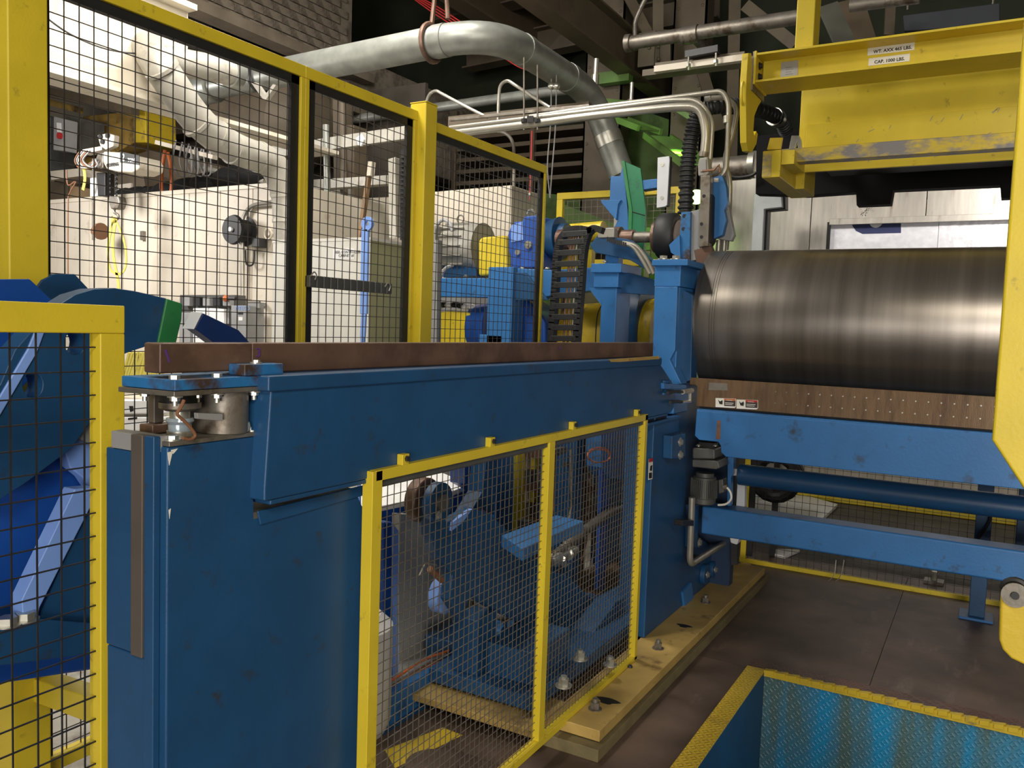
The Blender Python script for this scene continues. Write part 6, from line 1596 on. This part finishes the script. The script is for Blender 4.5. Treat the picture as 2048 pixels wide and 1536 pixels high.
B().px([(665, 190), (690, 190), (692, 372), (668, 372)], 'Y', 6.5, .1).make('upper_flange', TRUSS, t)
t = thing('channel_beam', 'horizontal steel channel behind the second fence panel, above the cabinet', 'beam')
B().px([(612, 360), (775, 350), (775, 368), (612, 380)], 'Y', 6.0, .1).make('channel', GALVW, t, bevel=.004)
t = thing('channel_beam', 'pale slanted channel reaching from the dusty duct to the corner post', 'beam')
B().bar(P(545, 305, 'Y', 5.7), P(840, 262, 'Y', 5.7), .05, .11).make('channel', GALVW, t, bevel=.004)
t = thing('white_rag', 'small white cloth scrap caught on a bar behind the second fence panel', 'cloth')
B().px([(712, 276), (722, 268), (728, 278), (722, 292), (716, 290)], 'Y', 5.65, .02).make('cloth', WHITE, t)
t = thing('cable_rack', 'upright scraped steel rack with black ladder next to the corner post', 'rack')
B().px([(776, 318), (790, 314), (792, 474), (778, 476)], 'Y', 4.7, .06).make('upright', GALVW, t, bevel=.004)
B().px([(800, 300), (816, 298), (814, 480), (800, 480)], 'Y', 4.75, .04).make('ladder_back', BLACK, t)
for k in range(18): B().rect('Y', 4.72, (800, 312+k*9), (815, 315+k*9), .03).make('rung', DARK, t)
t = thing('wooden_stick', 'brown wooden stick leaning behind the blue ring bar', 'stick')
_a = P(742, 325, 'Y', 5.4); _c = P(720, 475, 'Y', 5.4); _g = _a.lerp(_c, (_a.z-.02)/(_a.z-_c.z))
B().bar(_g, _a, .04, .03).make('shaft', WOOD, t)
B().bar(P(741, 352, 'Y', 5.38), P(744, 324, 'Y', 5.38), .05, .04).make('pale_end', CREAM, t)
t = thing('cream_back_wall', 'cream wall sheet behind pipes between fence divider and corner post', 'wall sheet')
B().px([(598, 402), (830, 392), (836, 560), (598, 560)], 'Y', 6.9, .05).make('sheet', CREAM, t)
B().px([(600, 560), (836, 560), (836, 900), (600, 900)], 'Y', 6.9, .05).make('lower_sheet', CREAM, t)

# equipment at the left under the enclosure, just above the rail
t = thing('drive_shelf', 'dark shelf of white and black drive units behind the green-nosed arm', 'shelf')
SYY = 5.0
B().px([(360, 590), (470, 590), (470, 700), (360, 700)], 'Y', SYY+.05, .12).make('back', MOTORD, t)
for i, x in enumerate((365, 385, 405, 425, 445)):
    B().px([(x, 594), (x+14, 594), (x+14, 612), (x, 612)], 'Y', SYY, .1).make('black_unit', DARK if i % 2 else GREYC, t, bevel=.006)
B().px([(386, 616), (415, 616), (415, 700), (386, 700)], 'Y', SYY, .1).make('white_unit', WHITE, t, bevel=.006)
B().px([(418, 616), (448, 618), (448, 648), (418, 648)], 'Y', SYY, .1).make('white_unit', WHITE, t, bevel=.006)
B().px([(358, 625), (380, 625), (380, 690), (358, 690)], 'Y', SYY, .08).make('grey_unit', GREYC, t, bevel=.006)
c = P(452, 597, 'Y', SYY-.03); B().sphere(c, .03).make('orange_plug', ORANGE, t); B().cyl(c+Vector((.03, 0, 0)), c+Vector((.12, 0, 0)), .015, 8).make('black_plug', BLACK, t)
a = P(360, 700, 'Y', SYY); c = P(470, 700, 'Y', SYY); B().box((a.x, SYY+.02, 0), (c.x, SYY+.16, a.z+.02)).make('stand', MOTORD, t)
t = thing('grey_drive_box', 'slim grey electrical box with blue lettering, right of the drive shelf', 'box')
B().px([(462, 611), (492, 611), (492, 700), (462, 700)], 'Y', SYY-.1, .2).make('body', GREYC, t, bevel=.005)
text('NTECO', P(471, 620, 'Y', SYY-.102), (1, 0, 0), (0, 0, 1), .05, MATS['pale_blue_paint_and_lit_edges'], t)
B().px([(476, 624), (486, 624), (486, 629), (476, 629)], 'Y', SYY-.102, .002).make('dark_badge', INK, t)
B().px([(477, 634), (485, 634), (485, 641), (477, 641)], 'Y', SYY-.102, .002).make('white_badge', WHITE, t)
a = P(462, 700, 'Y', SYY-.1); c = P(492, 700, 'Y', SYY-.1); B().box((a.x, SYY-.1, 0), (c.x, SYY+.1, a.z+.01)).make('plinth', GREYC, t)
t = thing('grey_handle_bar', 'short grey double handle on the panel above the slim grey box', 'handle')
B().px([(495, 604), (519, 605), (519, 616), (495, 616)], 'Y', SYY, .05).make('grip', GREYP, t)
B().tube([P(495, 604, 'Y', SYY), P(520, 604, 'Y', SYY)], .008).make('rod', STEELD, t)
B().px([(497, 604), (503, 604), (503, 612), (497, 612)], 'Y', SYY+.04, .16).make('bracket', GREYP, t)
t = thing('white_machine', 'white slatted machine casing seen between gate and brown rail', 'machine')
WYY = 3.6
for k in range(5):
    y = 800+k*34
    B().px([(215, y), (318, y), (318, y+28), (215, y+28)], 'Y', WYY, .1).make('vent_panel', WHITE, t, bevel=.01)
a = P(215, 790, 'Y', WYY+.1); c = P(318, 960, 'Y', WYY+.1); B().box((a.x, WYY+.1, 0), (c.x, WYY+.4, a.z)).make('body', CREAM, t)
B().px([(258, 812), (266, 812), (267, 822), (260, 824)], 'Y', WYY-.002, .002).make('black_knob', INK, t)
B().px([(256, 836), (274, 834), (274, 838), (256, 840)], 'Y', WYY-.002, .002).make('dark_lettering', INK, t)
t = thing('straw_bundle', 'pale yellow slatted packing bundle beside the rail end behind the fence', 'bundle')
random.seed(5)
for k in range(16):
    x = 245+k*5
    B().bar(P(x, 760, 'Y', 3.9), P(x+random.uniform(5, 20), 705, 'Y', 3.9), .018, .02).make('slat', SLING, t)
a = P(240, 762, 'Y', 3.9); c = P(330, 762, 'Y', 3.9); B().box((a.x, 3.9, 0), (c.x, 4.2, a.z)).make('base', CREAM, t)
t = thing('stretched_wire', 'thin wire stretched across the face of the cream girder', 'wire')
B().tube(smooth_path(PS([(76, 22), (140, 68), (220, 100), (310, 110)], 'X', GX+.1), 5), .006, 6).make('wire_body', DARK, t)

# ------------------------------------------------------------------ put every Empty at the base of its thing
SMALL = {'bolt', 'nut', 'anchor_nut', 'rivet', 'screw', 'plug', 'bolt_hole', 'scratch', 'lettering', 'text_line', 'heading', 'cooling_fin',
         'marker_number', 'marker_stroke', 'plug_weld', 'red_button', 'hand_pictogram', 'gland', 'grease_smear', 'paint_chip', 'white_badge',
         'dark_badge', 'trolley_bolt', 'maker_lettering', 'colour_band', 'red_band', 'text_block', 'lifting_eye', 'clip_screw', 'washer', 'seam'}
bpy.context.view_layer.update()
def st(o): return o.name.split('.')[0]
def wbox(o):
    ps = [o.location+Vector(k) for k in o.bound_box]
    return [min(p[i] for p in ps) for i in range(3)], [max(p[i] for p in ps) for i in range(3)]
for e in THINGS:
    kids = [c for c in e.children if c.type == 'MESH']
    small = [c for c in kids if st(c) in SMALL and not c.children]; big = [(c,)+tuple(wbox(c)) for c in kids if st(c) not in SMALL]
    if not big: continue
    for c in small:
        lo, hi = wbox(c); m = [(lo[i]+hi[i])/2 for i in range(3)]
        d = lambda b: sum(max(b[1][i]-m[i], 0, m[i]-b[2][i])**2 for i in range(3))
        b = min(big, key=d)
        c.parent = b[0]; c.matrix_parent_inverse = Matrix.Translation(-b[0].location)
bpy.context.view_layer.update()
for e in THINGS:
    kids = [c for c in e.children if c.type == 'MESH']
    if not kids: continue
    ps = [c.location + Vector(k) for c in kids for k in c.bound_box]
    lo = [min(p[i] for p in ps) for i in range(3)]; hi = [max(p[i] for p in ps) for i in range(3)]
    e.location = ((lo[0]+hi[0])/2, (lo[1]+hi[1])/2, lo[2])
    for c in kids: c.matrix_parent_inverse = Matrix.Translation(-Vector(e.location))
bpy.context.view_layer.update()
